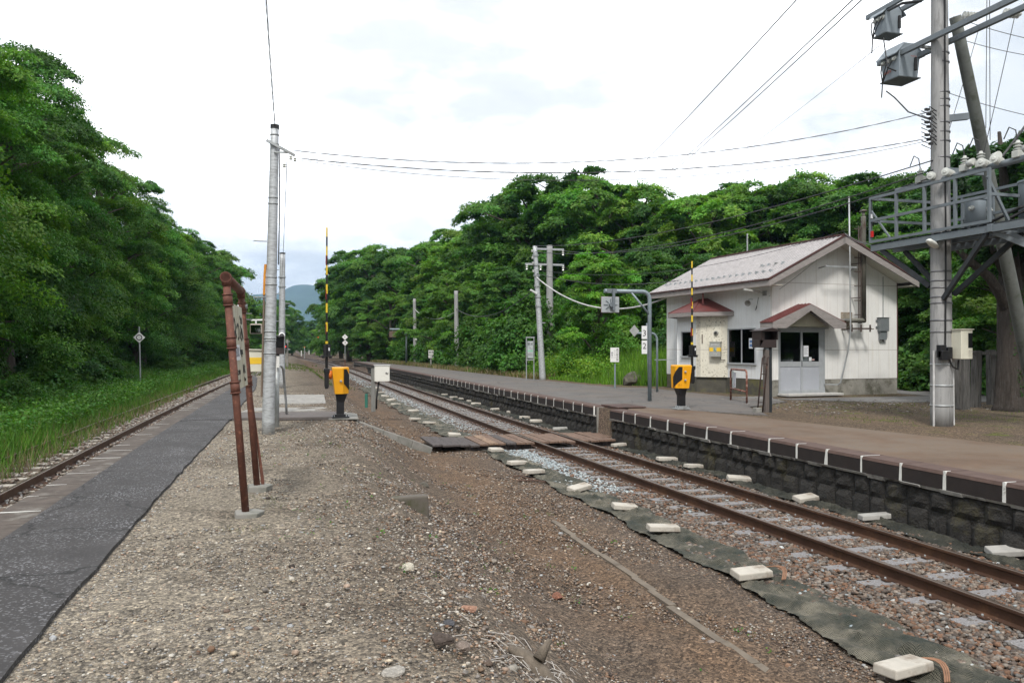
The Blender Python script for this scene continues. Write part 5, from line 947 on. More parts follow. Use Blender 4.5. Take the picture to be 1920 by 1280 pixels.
mb=MB(); mb.tube([(-.10,-.21,1.6),(-.09,-.21,2.4),(-.07,-.2,3.4),(-.06,-.19,4.4),(-.06,-.18,6.2),(-.05,-.18,8.5),(-.04,-.17,11)],.02,6); mb.tube([(-.05,-.22,1.5),(.05,-.26,1.25),(.17,-.27,1.2),(.22,-.24,1.4)],.02,6); mb.tube([(.17,.0,6),(.16,0,7),(.16,0,9)],.014,6); mb.tube([(.19,-.05,5.6),(.18,-.03,7.2)],.014,6); mb.build('cables',dark,t)
mb=MB(); mb.bb(-.27,-.12,-.27,-.14,1.45,1.72); mb.box((-.17,-.25,1.5),(.2,.12,.2)); mb.box((-.05,-.25,1.55),(.12,.1,.25)); mb.build('fuse_box',black,t,bevel=.01)
t2=thing('cabinet','cream metal cabinet fixed to the right side of the power pole','equipment box',(PB_.x+.22,PB_.y-.15,1.42)); MB().bb(-.14,.16,-.30,.12,0,.62).build('body',cream,t2,bevel=.012); MB().bb(.04,.145,-.308,-.3,.24,.55).build('dark_window',blk_,t2)
mb=MB()
for i in range(5): mb.bb(.04,.145,-.306,-.3,.06+i*.03,.075+i*.03)
mb.build('vent_slats',soff,t2); MB().bb(-.16,.18,-.32,.14,.62,.64).build('lid',cream,t2)
t2=thing('street_light','white oval street light under the transformer platform','street light',(PB_.x,PB_.y,3.82)); mb=MB(); mb.tube([(-.15,-.1,-.03),(-.3,-.2,0)],.03,8); mb.build('arm',galv,t2)
o=MB().lathe([(.02,0),(.07,.05),(.085,.2),(.07,.36),(.02,.42)],(0,0,0),14,axis=(0,0,1)).build('lamp_head',flat('lamp white',(.7,.72,.68),.4),t2,smooth=True); o.location=(-.25,-.15,-.02); o.rotation_euler=(0,R(-72),R(20)); o.scale=(.7,1,1)
# arms along the track direction
def zat(y): return 0
cxx=PB_.x; cy=PB_.y
mb=MB(); mb.bar((-.24,1.6,8.33-.02),(-.24,-4.2,8.33),.09,.11); mb.bar((.24,1.5,8.30),(.24,-4.2,8.30),.09,.11); mb.build('cross_arm',greyp,PP)
MB().bar((-.24,.3,8.25),(.26,.3,8.25),.06,.06).build('arm_tie',galv,PP); mb=MB(); mb.bar((-.22,2.0,9.55),(-.22,-2.0,9.55),.08,.1); mb.bar((.22,2.0,9.55),(.22,-2.0,9.55),.08,.1); mb.build('upper_cross_arm',greyp,PP)
MB().bar((.1,-.05,6.6),(.58,-.15,6.66),.10,.14).build('bracket_arm',greyp,PP)
MB().bar((-.1,-.25,5.42),(.8,-.3,5.42),.10,.12).build('bracket_arm',greyp,PP)
def insul(t,p,ax,s_=1,name='insulator',n=5):
    prof=[(.03,0)]
    for i in range(n): prof+=[(.040*s_,(.012+.055*i)*s_),(.078*s_,(.020+.055*i)*s_),(.078*s_,(.030+.055*i)*s_),(.040*s_,(.045+.055*i)*s_)]
    prof.append((.03*s_,.055*n*s_+.03)); return MB().lathe(prof,p,14,axis=ax).build(name,cer,t)
for p in ((.05,-.55,8.62),(.42,-1.2,8.46),(.5,-3.1,8.55)): insul(PP,p,(1,-.25,-.05),1.2)
# transformers
tm=M('transformer paint',(.26,.30,.335),.5,.1,var=.07,stain=(.21,.24,.26),samt=.36)
def transformer(label,y,z0,w,dp,h,off):
    t=thing('transformer',label,'transformer',(cxx-.02,cy+y,z0),R(-90)); hw=w/2; hd=dp/2; b0=.84
    mb=MB(); V=[(x*hw*b0,yy*hd*b0,0) for x,yy in ((-1,-1),(1,-1),(1,1),(-1,1))]+[(x*hw,yy*hd,h*.80) for x,yy in ((-1,-1),(1,-1),(1,1),(-1,1))]+[(x*hw,yy*hd*.6,h) for x,yy in ((-1,-1),(1,-1),(1,1),(-1,1))]
    mb.add(V,[(3,2,1,0),(0,1,5,4),(1,2,6,5),(2,3,7,6),(3,0,4,7),(4,5,9,8),(5,6,10,9),(6,7,11,10),(7,4,8,11),(8,9,10,11)]); mb.build('tank',tm,t,bevel=.01)
    mb=MB(); mb.prism([(-hw-.02,-hd-.10,h*.66),(-hw-.02,-hd*.5,h+.0),(-hw-.02,-hd*.5,h-.03),(-hw-.02,-hd-.10,h*.63)],(w+.04,0,0)); mb.prism([(-hw-.02,hd+.10,h*.66),(-hw-.02,hd*.5,h+.0),(-hw-.02,hd*.5,h-.03),(-hw-.02,hd+.10,h*.63)],(w+.04,0,0)); mb.build('hood',tm,t)
    for x in (-.17,0,.17):
        MB().lathe([(.045,0),(.05,.04),(.035,.06),(.05,.08),(.02,.12)],(x*w/.6,-hd+.02,h*.60),10,axis=(0,-.7,-.7)).build('bushing',cer,t,smooth=True)
    mb=MB(); 
    for x in (-.17,0,.17): mb.tube([(x,-hd-.06,h*.52),(x*.6-.05,-hd-.10,h*.25),(-.15,-hd-.06,-.05),(-.25,-hd,-.35)],.014,6)
    mb.build('leads',dark,t); MB().bb(-hw*.9-.03,hw*.9+.03,-hd*.85-.05,hd*.85+.05,-.02,.0).build('base_rim',M('transformer underside',(.12,.14,.15),.7),t)
    for (x,yy) in ((-hw-.06,0),(hw+.06,.1)): MB().box((x,yy,h*.35),(.06,.05,.3)).build('lug',dark,t,bevel=.01)
    return t
T1=transformer('upper grey pole transformer near the top of the photo',1.55,8.98,.42,.46,.66,0)
T2=transformer('lower grey pole transformer hanging from the crossarms, with red numbers',1.15,7.80,.60,.60,.76,0)
text('6600V',.10,M('red stencil',(.5,.12,.08),.7),T2,face((-.10,-.275,.18),(0,-1,-.1))) ; text('250',.11,M('red stencil',(.5,.12,.08),.7),T2,face((.285,.12,.44),(1,0,-.1)))
# leaning strut
s0,s1=D(1950,800,19.0),D(1793,30,17.6); t=thing('strut_pole','dark leaning concrete strut propping the power pole','pole',(s0.x,s0.y,0)); s1=s1-V3((s0.x,s0.y,0)); MB().tube([V3((0,0,-.1)).lerp(s1,i/12) for i in range(13)],[.155-.035*i/12 for i in range(13)],20).build('shaft',M('dark mossy concrete',(.12,.128,.12),.95,var=.25,stain=(.07,.078,.062),samt=.42,bmp=.4),t,smooth=True)
# platform on the poles
t=thing('transformer_platform','grey steel platform with railing carrying tanks and insulators between poles','steel platform',(0,0,0))
PX0,PX1,PY0,PY1,PZ=13.25,15.1,12.5,15.8,4.12
def rail_side(x,y0,y1,n,name='railing'):
    mb=MB()
    for i in range(n+1): y=y0+(y1-y0)*i/n; mb.bar((x,y,PZ),(x,y,PZ+1.06),.055,.055)
    for z in (.02,.52,1.04): mb.bar((x-.002,y0-.02,PZ+z),(x-.002,y1+.02,PZ+z),.05,.06)
    mb.bar((x,y1-.03,PZ+.75),(x,y1-.62,PZ+.05),.035,.035); mb.bar((x-.03,y0+.02,PZ+.9),(x+.45,y0-.02,PZ+.05),.05,.05); mb.build(name,greyp,t)
rail_side(PX0,PY0,PY1,4); rail_side(PX1,PY0,PY1,4)
MB().bar((PX0,PY1,PZ+1.04),(PX1,PY1,PZ+1.04),.05,.06).bar((PX0,PY1,PZ+.52),(PX1,PY1,PZ+.52),.05,.06).build('end_railing',greyp,t); MB().bar((PX0,PY0,PZ+.55),(PX0+2.5,PY0,PZ+.55),.05,.06).build('end_rail',greyp,t)
dk=M('dark deck steel',(.035,.04,.045),.7,.2,var=.3)
mb=MB(); y=PY0-.6
while y<PY1: mb.bb(PX0+.04,PX1-.03,y,y+.16,PZ-.06,PZ-.02); y+=.235
mb.build('deck_slats',dk,t)
mb=MB()
for x in (PX0+.1,13.62-.32,13.62+.3,PX1-.12): mb.bb(x-.05,x+.05,PY0-.9,PY1,PZ-.20,PZ-.062)
mb.bb(PX0-.02,PX1+1.4,PY0-.06,PY0+.04,PZ-.19,PZ-.04); mb.build('deck_beams',greyp,t)
mb=MB()
for (a,b_) in (((13.3,15.5,PZ-.2),(13.52,14.3,3.0)),((13.95,15.5,PZ-.2),(13.75,14.3,3.0)),((13.3,12.6,PZ-.2),(13.5,13.9,2.7)),((13.95,12.4,PZ-.2),(13.78,13.9,2.8))): mb.bar(a,b_,.07,.10)
mb.build('knee_braces',dk,t); mb=MB(); mb.bar((13.35,12.5,PZ-.2),(14.4,11.6,3.2),.06,.09); mb.bar((13.6,12.5,PZ-.15),(15.0,11.8,3.1),.06,.09); mb.bar((13.9,12.5,PZ-.12),(15.2,12.0,3.3),.06,.1); mb.build('front_braces',greyp,t)
mb=MB(); mb.tube([(13.55,15.3,5.26),(13.55,11.0,5.28)],.065,10); mb.build('top_pipe',greyp,t,smooth=True)
for (y,s_) in ((14.55,1),(13.35,1.05),(12.95,1.05),(12.1,1.1)):
    insul(t,(13.52,y,5.38),(0,0,1),.95*s_,n=4); MB().bb(13.44,13.62,y-.08,y+.08,5.30,5.44).build('insulator_base',cer,t,bevel=.015)
    mb=MB(); mb.tube([(13.52,y,5.6),(13.52,y+.05,5.85),(13.55,y+.22,5.95),(13.56,y+.35,5.75)],.012,6); mb.build('lead',dark,t)
for y in (14.05,13.65,12.75,12.45): insul(t,(13.30,y,5.36),(.95,.3,-.12),1.1,n=5)
for y in (13.2,12.6,11.9): MB().tube([(13.45,y,5.42),(13.45,y-.15,5.44)],.075,12).build('cutout_cap',cer,t,smooth=True)
for (x,y,r_,h_) in ((14.0,13.55,.20,.62),(14.25,12.35,.30,.78)):
    o=MB().tube([(x,y,PZ),(x,y,PZ+h_),(x,y,PZ+h_+.02)],r_,20).build('tank',tm,t,smooth=True); MB().tube([(x,y,PZ+h_+.021),(x,y,PZ+h_+.06)],r_+.02,20).build('lid',tm,o)
    for a in (-.9,.9): insul(o,(x+a*r_,y-.1,PZ+h_*.75),(a,-.25,-.3),.65,n=3)
mb=MB(); mb.tube([(14.1,12.1,4.5),(13.8,12.3,4.4),(13.6,12.9,4.15)],.03,8); mb.tube([(14.6,11.9,4.6),(14.1,12.0,4.5),(13.7,12.5,4.2)],.03,8); mb.build('cables',dark,t)
MB().tube([(13.24,15.75,PZ+1.0),(13.24,15.75,PZ+.3)],.006,5).build('cord',dark,t); MB().box((13.24,15.74,PZ+.62),(.05,.03,.1)).build('white_tag',paper,t); MB().box((13.24,15.74,PZ+.2),(.05,.05,.14)).build('red_tag',red,t)
# ================= fence of old sleepers =================
fw=M('old grey sleeper wood',(.115,.11,.105),.95,var=.35,scale=5,stain=(.05,.05,.045),samt=.45,bmp=.6,bd=.015,stretch=(5,5,.5))
t=thing('sleeper_fence','fence of upright old wooden sleepers behind the power pole','fence',(0,0,0))
for i,(px,py,tp,w) in enumerate(((1796,766,657,.13),(1808,766,655,.27),(1830,762,657,.27),(1858,757,656,.25),(1916,754,655,.25),(1940,752,655,.25))):
    g=G(px,py,0); h=1.68-(tp-650)/1500*(g.x*SN+g.y*CS)-(0 if i else 0); MB().box((g.x,g.y,h/2-.05),(w,.16,h+.1 if i else 1.5),(random.uniform(-.02,.02),random.uniform(-.02,.02),.2)).build('sleeper_post',fw,t,bevel=.01)
a,b_=G(1805,766),G(1945,752); MB().bar((a.x,a.y+.1,1.5),(b_.x,b_.y+.1,1.5),.05,.09).build('top_rail',fw,t)
# ================= wires =================
WG='cables strung from the zinc plated pole to the power pole'
lt=V3((P0.x+.6,P0.y-.13,5.44)); pr=V3((PB_.x-.2,PB_.y-.1,0))
def pz(py): return 1.68+(650-py)/1500*17.2
wire((lt.x-.15,lt.y,5.55),(pr.x,pr.y,pz(208)),.62,'topmost cable strung from the zinc plated pole to the power pole',.006,twist=True)
wire((lt.x,lt.y,5.40),(pr.x,pr.y,pz(258)),.50,'lower thick cable strung from the zinc plated pole to the power pole',.007,twist=True)
wire((lt.x,lt.y,5.36),(pr.x,pr.y,pz(262)),.62,'lowest thin wire strung from the zinc plated pole to the power pole',.006)
wire((P0.x+.12,P0.y,6.02),(-.55,-4,11.6),.75,'twisted cable rising from the zinc plated pole out of the top of the photo',.007,twist=True)
wire((P0.x+.35,P0.y,5.4),(P2.x,P2.y,4.4),.15,'slack wire running down from the zinc plated pole to the thinner pole',.008)
for (a,b_,l) in ((D(1180,332,60),D(1497,-4,20),'leftmost straight wire crossing the sky above the building'),(D(1245,330,60),D(1603,-4,20),'second straight wire crossing the sky above the building'),(D(1250,332,60),D(1620,-4,20),'third straight wire crossing the sky, close to the second'),(D(1390,285,60),D(1650,85,20),'faint wire climbing towards the upper transformer')): wire(a,b_,.1,l,.018 if 'faint' not in l else .008)
for i,(p,q,sg_,l) in enumerate(((tp1,V3((PB_.x-.2,PB_.y,pz(300))),.5,'highest wire from the leaning pole to the power pole'),(tp1-V3((0,0,.3)),V3((PB_.x-.2,PB_.y,pz(318))),.7,'middle wire from the leaning pole to the power pole'),(tp2+V3((.9,0,-.3)),V3((PB_.x-.2,PB_.y,pz(332))),.7,'lower wire from the crossarm pole to the power pole'))): wire(p,q,sg_,l,.014)
apx=MW@V3((XA,-.6,zroof(XA)+.2)); wire(tp1-V3((0,0,1.4)),apx,1.1,'cable drooping from the leaning pole across the pale roof to the gable top',.016,twist=False); wire(tp1-V3((0,0,1.2)),apx+V3((0,0,.1)),.8,'thinner cable above the drooping one, across the pale roof',.009)
wire(apx,V3((PB_.x-.15,PB_.y,pz(440))),.35,'cable from the gable top to the power pole below the platform',.014)
wire(apx,V3((13.3,15.6,4.2)),.2,'thin wire from the gable top to the end of the steel platform',.008)
wire(MW@V3((-.05,.1,3.4)),apx,.12,'thin wire running up the gable edge from the lamp bracket',.006)
wire(tp1-V3((0,0,1.55)),MW@V3((-.02,6.8,3.75)),1.0,'pale thick cable sagging from the leaning pole to the building corner',.035,mat=M('pale cable',(.5,.5,.5),.5))
wire(tp3-V3((0,0,1.4)),tp1-V3((0,0,2.2)),1.0,'cable between the bare grey pole and the leaning pole',.025); wire(tp4-V3((0,0,1.)),tp3-V3((0,0,1.6)),.8,'cable between the two bare grey poles',.03,mat=M('pale cable',(.5,.5,.5),.5)); wire(tp4-V3((0,0,1.2)),D(712,610,110),.6,'cable running away from the farther bare pole',.03)
for i,(x0,y0,x1,y1,l) in enumerate(((1905,30,1845,290,'steep wire beside the strut, sloping down left'),(1858,-4,1858,262,'vertical wire right of the strut'),(1853,-4,1850,240,'fainter vertical wire right of the strut'),(1790,30,1924,70,'short wire from the strut top to the right edge'),(1770,170,1924,215,'wire from the power pole to the right edge'),(1802,72,1924,102,'wire crossing behind the strut to the right edge'),(1850,330,1924,235,'thick dark cable leaving the steel platform to the right edge'),(1840,44,1782,240,'wire slanting left from the porcelain insulator'))): wire(D(x0,y0,17.0+.3*i),D(x1,y1,17.4+.2*i),.03,l,.008 if i not in (6,) else .03)
mb=MB()
for i in range(9):
    z=6.0+i*.09; mb.tube([(-.2,-.1,z),(-.35-.04*(i%3),-.15,z+.07),(-.45,-.2,z-.12),(-.6,-.1,z-.02)],.01,5); mb.box((-.4-.05*(i%3),-.15,z),(.09,.05,.05))
mb.build('cable_joints',dark,PP)
mb=MB(); mb.tube([(-.45,1.1,7.5),(-.4,.9,7.3),(-.3,.6,6.9),(-.2,.1,6.6)],.016,6); mb.tube([(-.35,1.3,8.8),(-.5,1.0,8.0),(-.35,.9,7.9)],.016,6); mb.tube([(-.3,.2,9.2),(-.45,.6,9.3),(-.3,1.2,9.4)],.03,6); mb.build('jumper_cables',dark,PP)
# ================= vegetation =================
leafm=attr_mat('foliage',trans=.38,rough=.55,spec=.35); grassm=attr_mat('grass blades',trans=.42,rough=.7,spec=.2); barkm=M('bark',(.085,.07,.055),.95,var=.4,scale=4,stain=(.13,.12,.10),samt=.4,bmp=.8,bd=.02,stretch=(4,4,.7))
def leafset(rg,Cn,rc,nrm,outd,n,ls,col,aspect=.5,thick=.16,droop=.5):
    # one layered spray of leaves per clump centre
    m=len(Cn); idx=np.repeat(np.arange(m),n); k=len(idx)
    nr=nrm[idx]; ax=outd[idx]; sx=np.cross(nr,ax); sx/=np.linalg.norm(sx,axis=1)[:,None]+1e-9; ax=np.cross(sx,nr)
    r=np.sqrt(rg.uniform(0,1,k))*rc[idx]; a=rg.uniform(0,2*np.pi,k); lob=1+.25*np.sin(a*5+idx*1.7)
    u=r*np.cos(a)*lob*1.15; v=r*np.sin(a)*lob
    P=Cn[idx]+ax*u[:,None]+sx*v[:,None]+nr*(rg.normal(0,thick,k)*rc[idx])[:,None]; P[:,2]-=droop*(r/rc[idx])**2*rc[idx]*.35
    d=ax*np.cos(a)[:,None]+sx*np.sin(a)[:,None]+rg.normal(0,.55,(k,3)); d[:,2]-=.35; d/=np.linalg.norm(d,axis=1)[:,None]
    ln=nr+rg.normal(0,.42,(k,3)); w=np.cross(d,ln); w/=np.linalg.norm(w,axis=1)[:,None]+1e-9; L_=ls*rg.uniform(.6,1.35,k)[:,None]; up=np.cross(w,d)
    V=np.stack([P,P+d*L_*.45+w*L_*aspect*.5+up*L_*.06,P+d*L_,P+d*L_*.45-w*L_*aspect*.5+up*L_*.06],1)
    cl=1+.28*rg.uniform(-1,1,m)[idx]; hue=rg.uniform(-1,1,m)[idx]*.5+rg.uniform(-1,1,k)*.5
    c=np.array(col)[None]*cl[:,None]*(1+.25*rg.uniform(-1,1,k))[:,None]; c[:,0]*=1+.35*hue; c[:,2]*=1-.2*hue
    return V,np.repeat(c,4,axis=0)
def leafmesh(name,parts):
    V=np.concatenate([p[0].reshape(-1,3) for p in parts]); c=np.concatenate([p[1] for p in parts]); F=np.arange(len(V)).reshape(-1,4); return V,F,c
def tree_meshes(seed,H,Rr,zb,nc,nl,ls,col,peak=.42,flat_=.6,limbs=8):
    rg=np.random.default_rng(seed); nb=max(14,nc//9); ph=rg.uniform(0,6.3,4)
    t=(np.arange(nb)+rg.uniform(0,1,nb))/nb; t=t**.9; a=np.arange(nb)*2.399+rg.uniform(-.5,.5,nb)
    env=np.where(t<peak,.62+.38*np.sin(t/peak*np.pi/2),np.sqrt(np.clip(1-((t-peak)/(1.04-peak))**2,0.02,1)))
    lob=1+.16*np.sin(3*a+ph[0]+t*4)+rg.uniform(-.18,.18,nb)
    f=rg.uniform(.35,.86,nb); r=Rr*env*lob*f; B_=np.stack([r*np.cos(a),r*np.sin(a),zb+(H-zb)*t*.95],1); rb=Rr*rg.uniform(.24,.42,nb)*(1.1-.4*t)
    k_=nc//nb; nc=k_*nb; bi=np.repeat(np.arange(nb),k_); aa=rg.uniform(0,2*np.pi,nc); el=rg.uniform(-.35,1,nc); cr_=np.sqrt(1-el**2*.85)
    C=B_[bi]+np.stack([cr_*np.cos(aa)*rb[bi],cr_*np.sin(aa)*rb[bi],el*rb[bi]*.46],1); C[:,2]-=cr_**2*rb[bi]*.16
    out=C.copy(); out[:,2]=0; out/=np.linalg.norm(out,axis=1)[:,None]+1e-6; nr=np.stack([cr_*np.cos(aa)*.55,cr_*np.sin(aa)*.55,np.abs(el)*.5+.75],1)+rg.normal(0,.12,(nc,3)); nr/=np.linalg.norm(nr,axis=1)[:,None]
    rc=rb[bi]*rg.uniform(.26,.46,nc); tone=(1+.22*rg.uniform(-1,1,nb))[bi]
    V,c=leafset(rg,C,rc,nr,out,nl,ls,col); c=c*np.repeat(tone,nl*4)[:,None]*(1+.25*np.repeat(np.clip(el,0,1),nl*4))[:,None]; V,F,c=leafmesh('x',[(V,c)])  # leaf colour lightened up each bough, light from above put into it
    mb=MB(); q=H*.93; base=.028*H; mb.tube([(0,0,-.4),(0,0,0),(.02*H,.01*H,q*.3),(-.01*H,.02*H,q*.6),(0,0,q)],[base*1.35,base,base*.8,base*.5,.03],9)
    for i in range(0,nb):
        e=Vector(B_[i]); s_=Vector((.01*H,.01*H,max(H*.12,e.z-Rr*.55))); mid=s_.lerp(e,.55)+Vector((0,0,.04*H)); mb.tube([s_,mid,e],[base*.42,base*.22,.02],6,cap=False)
    return V,F,c,mb
def mk_tree(name,label,cat,args,group=None,meshes=None):
    V,F,c,mb=tree_meshes(*args); t=thing(name,label,cat,(0,0,-50),0,group); npmesh('crown',V,F,leafm,c,t); mb.build('trunk',barkm,t,smooth=True); return t
G1=(.050,.150,.020); G2=(.038,.118,.020); G3=(.080,.20,.024); G4=(.028,.080,.022)
LG='broadleaf trees of the wood along the left track'; RG_='broadleaf trees of the wood beyond the right platform'
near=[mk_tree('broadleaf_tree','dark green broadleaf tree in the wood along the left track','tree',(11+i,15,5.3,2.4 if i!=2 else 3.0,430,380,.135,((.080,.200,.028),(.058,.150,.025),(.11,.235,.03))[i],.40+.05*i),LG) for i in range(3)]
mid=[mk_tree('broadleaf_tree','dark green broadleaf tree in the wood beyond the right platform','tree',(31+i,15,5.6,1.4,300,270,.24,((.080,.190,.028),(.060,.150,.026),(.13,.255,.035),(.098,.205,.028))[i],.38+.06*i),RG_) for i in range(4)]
used=set()
def put(src,x,y,h,rz=None,label=None,group=None,w=1.):
    z=float(gz(x,y)); s_=h/15; rz=random.uniform(0,6.28) if rz is None else rz; sc_=(s_*w,s_*w,s_)
    if src.name in used: return dup(src,(x,y,z),rz,label,sc_,group)
    used.add(src.name); src.location=(x,y,z); src.rotation_euler.z=rz; src.scale=sc_
    if label: src['label']=label
    if group: src['group']=group
    return src
LL_='dark green broadleaf tree in the wood along the left track'; RL_='dark green broadleaf tree in the wood beyond the right platform'
# left wood: front row, second row, back row
rr=random.Random(3)
fr=[(-12.4,17,11.8),(-12.8,24,13.6),(-13.4,31,15.2),(-13.0,37.5,14.6),(-13.4,45,17.4),(-13.2,54,17.0),(-12.4,63,15.6),(-12.3,71,14.4),(-11.9,76,14.5),(-11.3,86,14.5),(-10.8,97,15),(-10.5,109,15.5),(-10.4,122,15.5),(-11.0,136,16),(-12.5,152,16.5),(-14.5,170,17)]
for i,(x,y,h) in enumerate(fr): put(near[i%3] if y<100 else mid[i%4],x+rr.uniform(-.4,.4),y,h,w=1.0 if y<60 else 1.1,label=LL_,group=LG)
for i in range(13): put(mid[(1,3,0)[i%3]],-18.5+rr.uniform(-1.5,1.5),18+i*10+rr.uniform(-2,2),11.5+rr.uniform(-1.5,1.5),label=LL_,group=LG)
for i in range(9): put(mid[(1,3)[i%2]],-26+rr.uniform(-2,2),24+i*13,12.5,label=LL_,group=LG,w=1.3)
# right wood
def treepx(src,px,top,d,w=1.,label=RL_,group=RG_,rz=None):
    p=D(px,650,d); h=1.68+(650-top)/1500*d-float(gz(p.x,p.y)); return put(src,p.x,p.y,h,rz,label,group,w)
R1=[(655,462,128,1.0,1),(700,447,120,1.1,0),(760,455,112,1.1,1),(640,500,150,.9,0),(820,440,98,1.15,0),(880,412,92,1.2,2),(945,372,84,1.2,1),(1010,330,78,1.15,0),(1080,308,74,1.1,1),(1140,325,70,1.2,0),(1200,345,66,1.1,2),(1260,362,60,1.1,1),(1320,352,58,1.1,2),(1390,328,60,1.1,0),(1450,335,60,1.1,1),(1500,325,62,1.2,2),(1570,330,58,1.2,0),(1640,320,56,1.2,1),(1710,330,50,1.2,0),(1780,290,48,1.1,1),(1850,285,46,1.1,0),(1915,265,44,1.2,1),(1980,280,42,1.2,0)]
for i,(px,top,d,w,k) in enumerate(R1): treepx(mid[k],px,top+8,d,w)
# lower front row of the right wood
R2=[(690,560,100,1.2,1),(735,545,92,1.2,3),(800,545,84,1.2,1),(905,530,66,1.2,3),(960,500,60,1.3,1),(850,520,72,1.3,3),(1250,470,48,1.2,1),(1310,480,50,1.2,3),(1400,455,50,1.3,1),(1500,450,48,1.3,3),(1600,445,46,1.3,1),(1690,430,40,1.3,3),(1760,430,36,1.3,1),(1840,420,34,1.3,3),(1900,430,30,1.3,1),(1970,400,28,1.3,3)]
for i,(px,top,d,w,k) in enumerate(R2): treepx(mid[k],px,top,d,w)
bg=[(720,455,150),(830,440,130),(930,400,120),(1040,345,110),(1150,340,100),(1270,355,95),(1370,335,92),(1480,330,90),(1600,325,84),(1720,320,78),(1850,300,70),(1960,290,66)]
for i,(px,top,d) in enumerate(bg): treepx(mid[(1,3,0)[i%3]],px,top+15,d,1.4)
# distinct trees
y1=mk_tree('young_tree','bright green layered young tree behind the bent mirror pipe','tree',(51,15,5.4,.6,300,170,.26,(.115,.27,.03),.25)); treepx(y1,1122,468,43,1.15,y1['label'],None)
y2=mk_tree('light_green_tree','pale green tree with loose crown standing left of the bare grey pole','tree',(52,15,4.6,.8,200,170,.34,(.09,.20,.03),.35)); treepx(y2,838,500,80,1.0,y2['label'],None)
# big trunk beside the fence
tb=G(1895,768); t=thing('old_tree','thick old tree with ivy on its trunk beside the sleeper fence','tree',(tb.x,tb.y,0)); V,F,c,mb=tree_meshes(61,7.6,2.5,3.9,200,190,.16,G4,.5); V=V+np.array([.9,.3,0]); npmesh('crown',V,F,leafm,c,t)
bk=M('furrowed bark',(.065,.053,.045),.95,var=.45,scale=3,stain=(.11,.10,.09),samt=.4,sscale=5,bmp=1.,bd=.05,stretch=(5,5,.6))
mb=MB(); rg=random.Random(2)
def trunkpart(pts,rs,n=18):
    o=len(mb.v); mb.tube(pts,rs,n)
    for i in range(o,len(mb.v)):
        x,y,z=mb.v[i]; k=1+.10*math.sin(math.atan2(y,x)*5+z*1.3); mb.v[i]=(x*k if abs(x)<.6 else x,y*k if abs(y)<.6 else y,z)
trunkpart([(0,0,-.1),(0,0,.15),(-.03,0,.6),(-.03,0,1.4),(-.02,0,2.2),(.0,0,3.0),(.1,.1,3.8),(.25,.3,5.2),(.3,.6,7.6)],[.52,.40,.33,.29,.28,.30,.24,.16,.05]); trunkpart([(.28,.05,-.1),(.26,.05,.3),(.22,.03,1.2),(.2,.0,2.2),(.35,.1,3.2),(.7,.2,4.2)],[.34,.25,.2,.17,.15,.1])
mb.tube([(-.05,0,2.5),(-.35,-.05,3.0),(-.8,-.1,3.5),(-1.3,0,3.9),(-2.0,.2,4.6)],[.18,.14,.12,.10,.05],10); mb.tube([(.1,0,3.2),(-.3,.2,4.2),(-.5,.3,5.2)],[.16,.11,.06],10); mb.build('trunk',bk,t,smooth=True)
n=70; a=rng.uniform(-2.6,-.2,n); z=rng.uniform(.2,3.2,n); C=np.stack([.34*np.cos(a)+.1,.34*np.sin(a),z],1); o_=np.stack([np.cos(a),np.sin(a),0*a],1); V,c=leafset(rng,C,np.full(n,.13),o_,np.tile([[0,0,1.]],(n,1))+o_*.1,14,.05,(.04,.10,.02),.8); V,F,c=leafmesh('i',[(V,c)]); npmesh('ivy',V,F,leafm,c,t)
# ---------------- shrubs ----------------
SL='dense green shrubs along the back of the platform'; SLL='green shrubs at the foot of the wood left of the track'
def shrub_mesh(seed,R_,H,nc,nl,ls,col,big=False,flat_=.3):
    rg=np.random.default_rng(seed); a=rg.uniform(0,6.3,nc); t=rg.uniform(0,1,nc); r=R_*np.sqrt(np.clip(1-t**2.2,0,1))*rg.uniform(0,1,nc)**.4*(1+.2*np.sin(3*a+seed)); C=np.stack([r*np.cos(a),r*np.sin(a),.1+H*t*(1+.15*np.sin(2*a))],1)
    out=np.stack([np.cos(a),np.sin(a),0*a],1); nr=out*.5+np.array([0,0,1.])+rg.normal(0,.2,(nc,3)); nr/=np.linalg.norm(nr,axis=1)[:,None]; V,c=leafset(rg,C,R_*rg.uniform(.15,.32,nc),nr,out,nl,ls,col,.75 if big else .5,.25); return leafmesh('s',[(V,c)])
shr=[]
for i,(R_,H,nc,nl,ls,col,big) in enumerate(((1.6,2.2,90,110,.16,(.07,.17,.025),False),(1.3,1.8,80,100,.14,(.05,.13,.025),False),(1.3,1.5,70,60,.26,(.08,.19,.035),True),(1.8,2.8,110,110,.18,(.06,.16,.02),False))):
    V,F,c=shrub_mesh(70+i,R_,H,nc,nl,ls,col,big); t=thing('shrub','x','shrub',(0,0,0)); npmesh('foliage',V,F,leafm,c,t); mb=MB()
    for k in range(5): mb.tube([(0,0,-.1),(random.uniform(-.4,.4),random.uniform(-.4,.4),H*.5),(random.uniform(-.8,.8),random.uniform(-.8,.8),H*.85)],[.03,.02,.006],5)
    mb.build('stems',barkm,t); shr.append(t)
shused=set()
def ps(k,x,y,s_,label,group,wz=1):
    src=shr[k]; z=float(gz(x,y)); rz=random.uniform(0,6.28)
    if k in shused: return dup(src,(x,y,z),rz,label,(s_,s_,s_*wz),group)
    shused.add(k); src.location=(x,y,z); src.rotation_euler.z=rz; src.scale=(s_,s_,s_*wz); src['label']=label; src['group']=group
lab='leafy green shrub in the thicket behind the far platform'
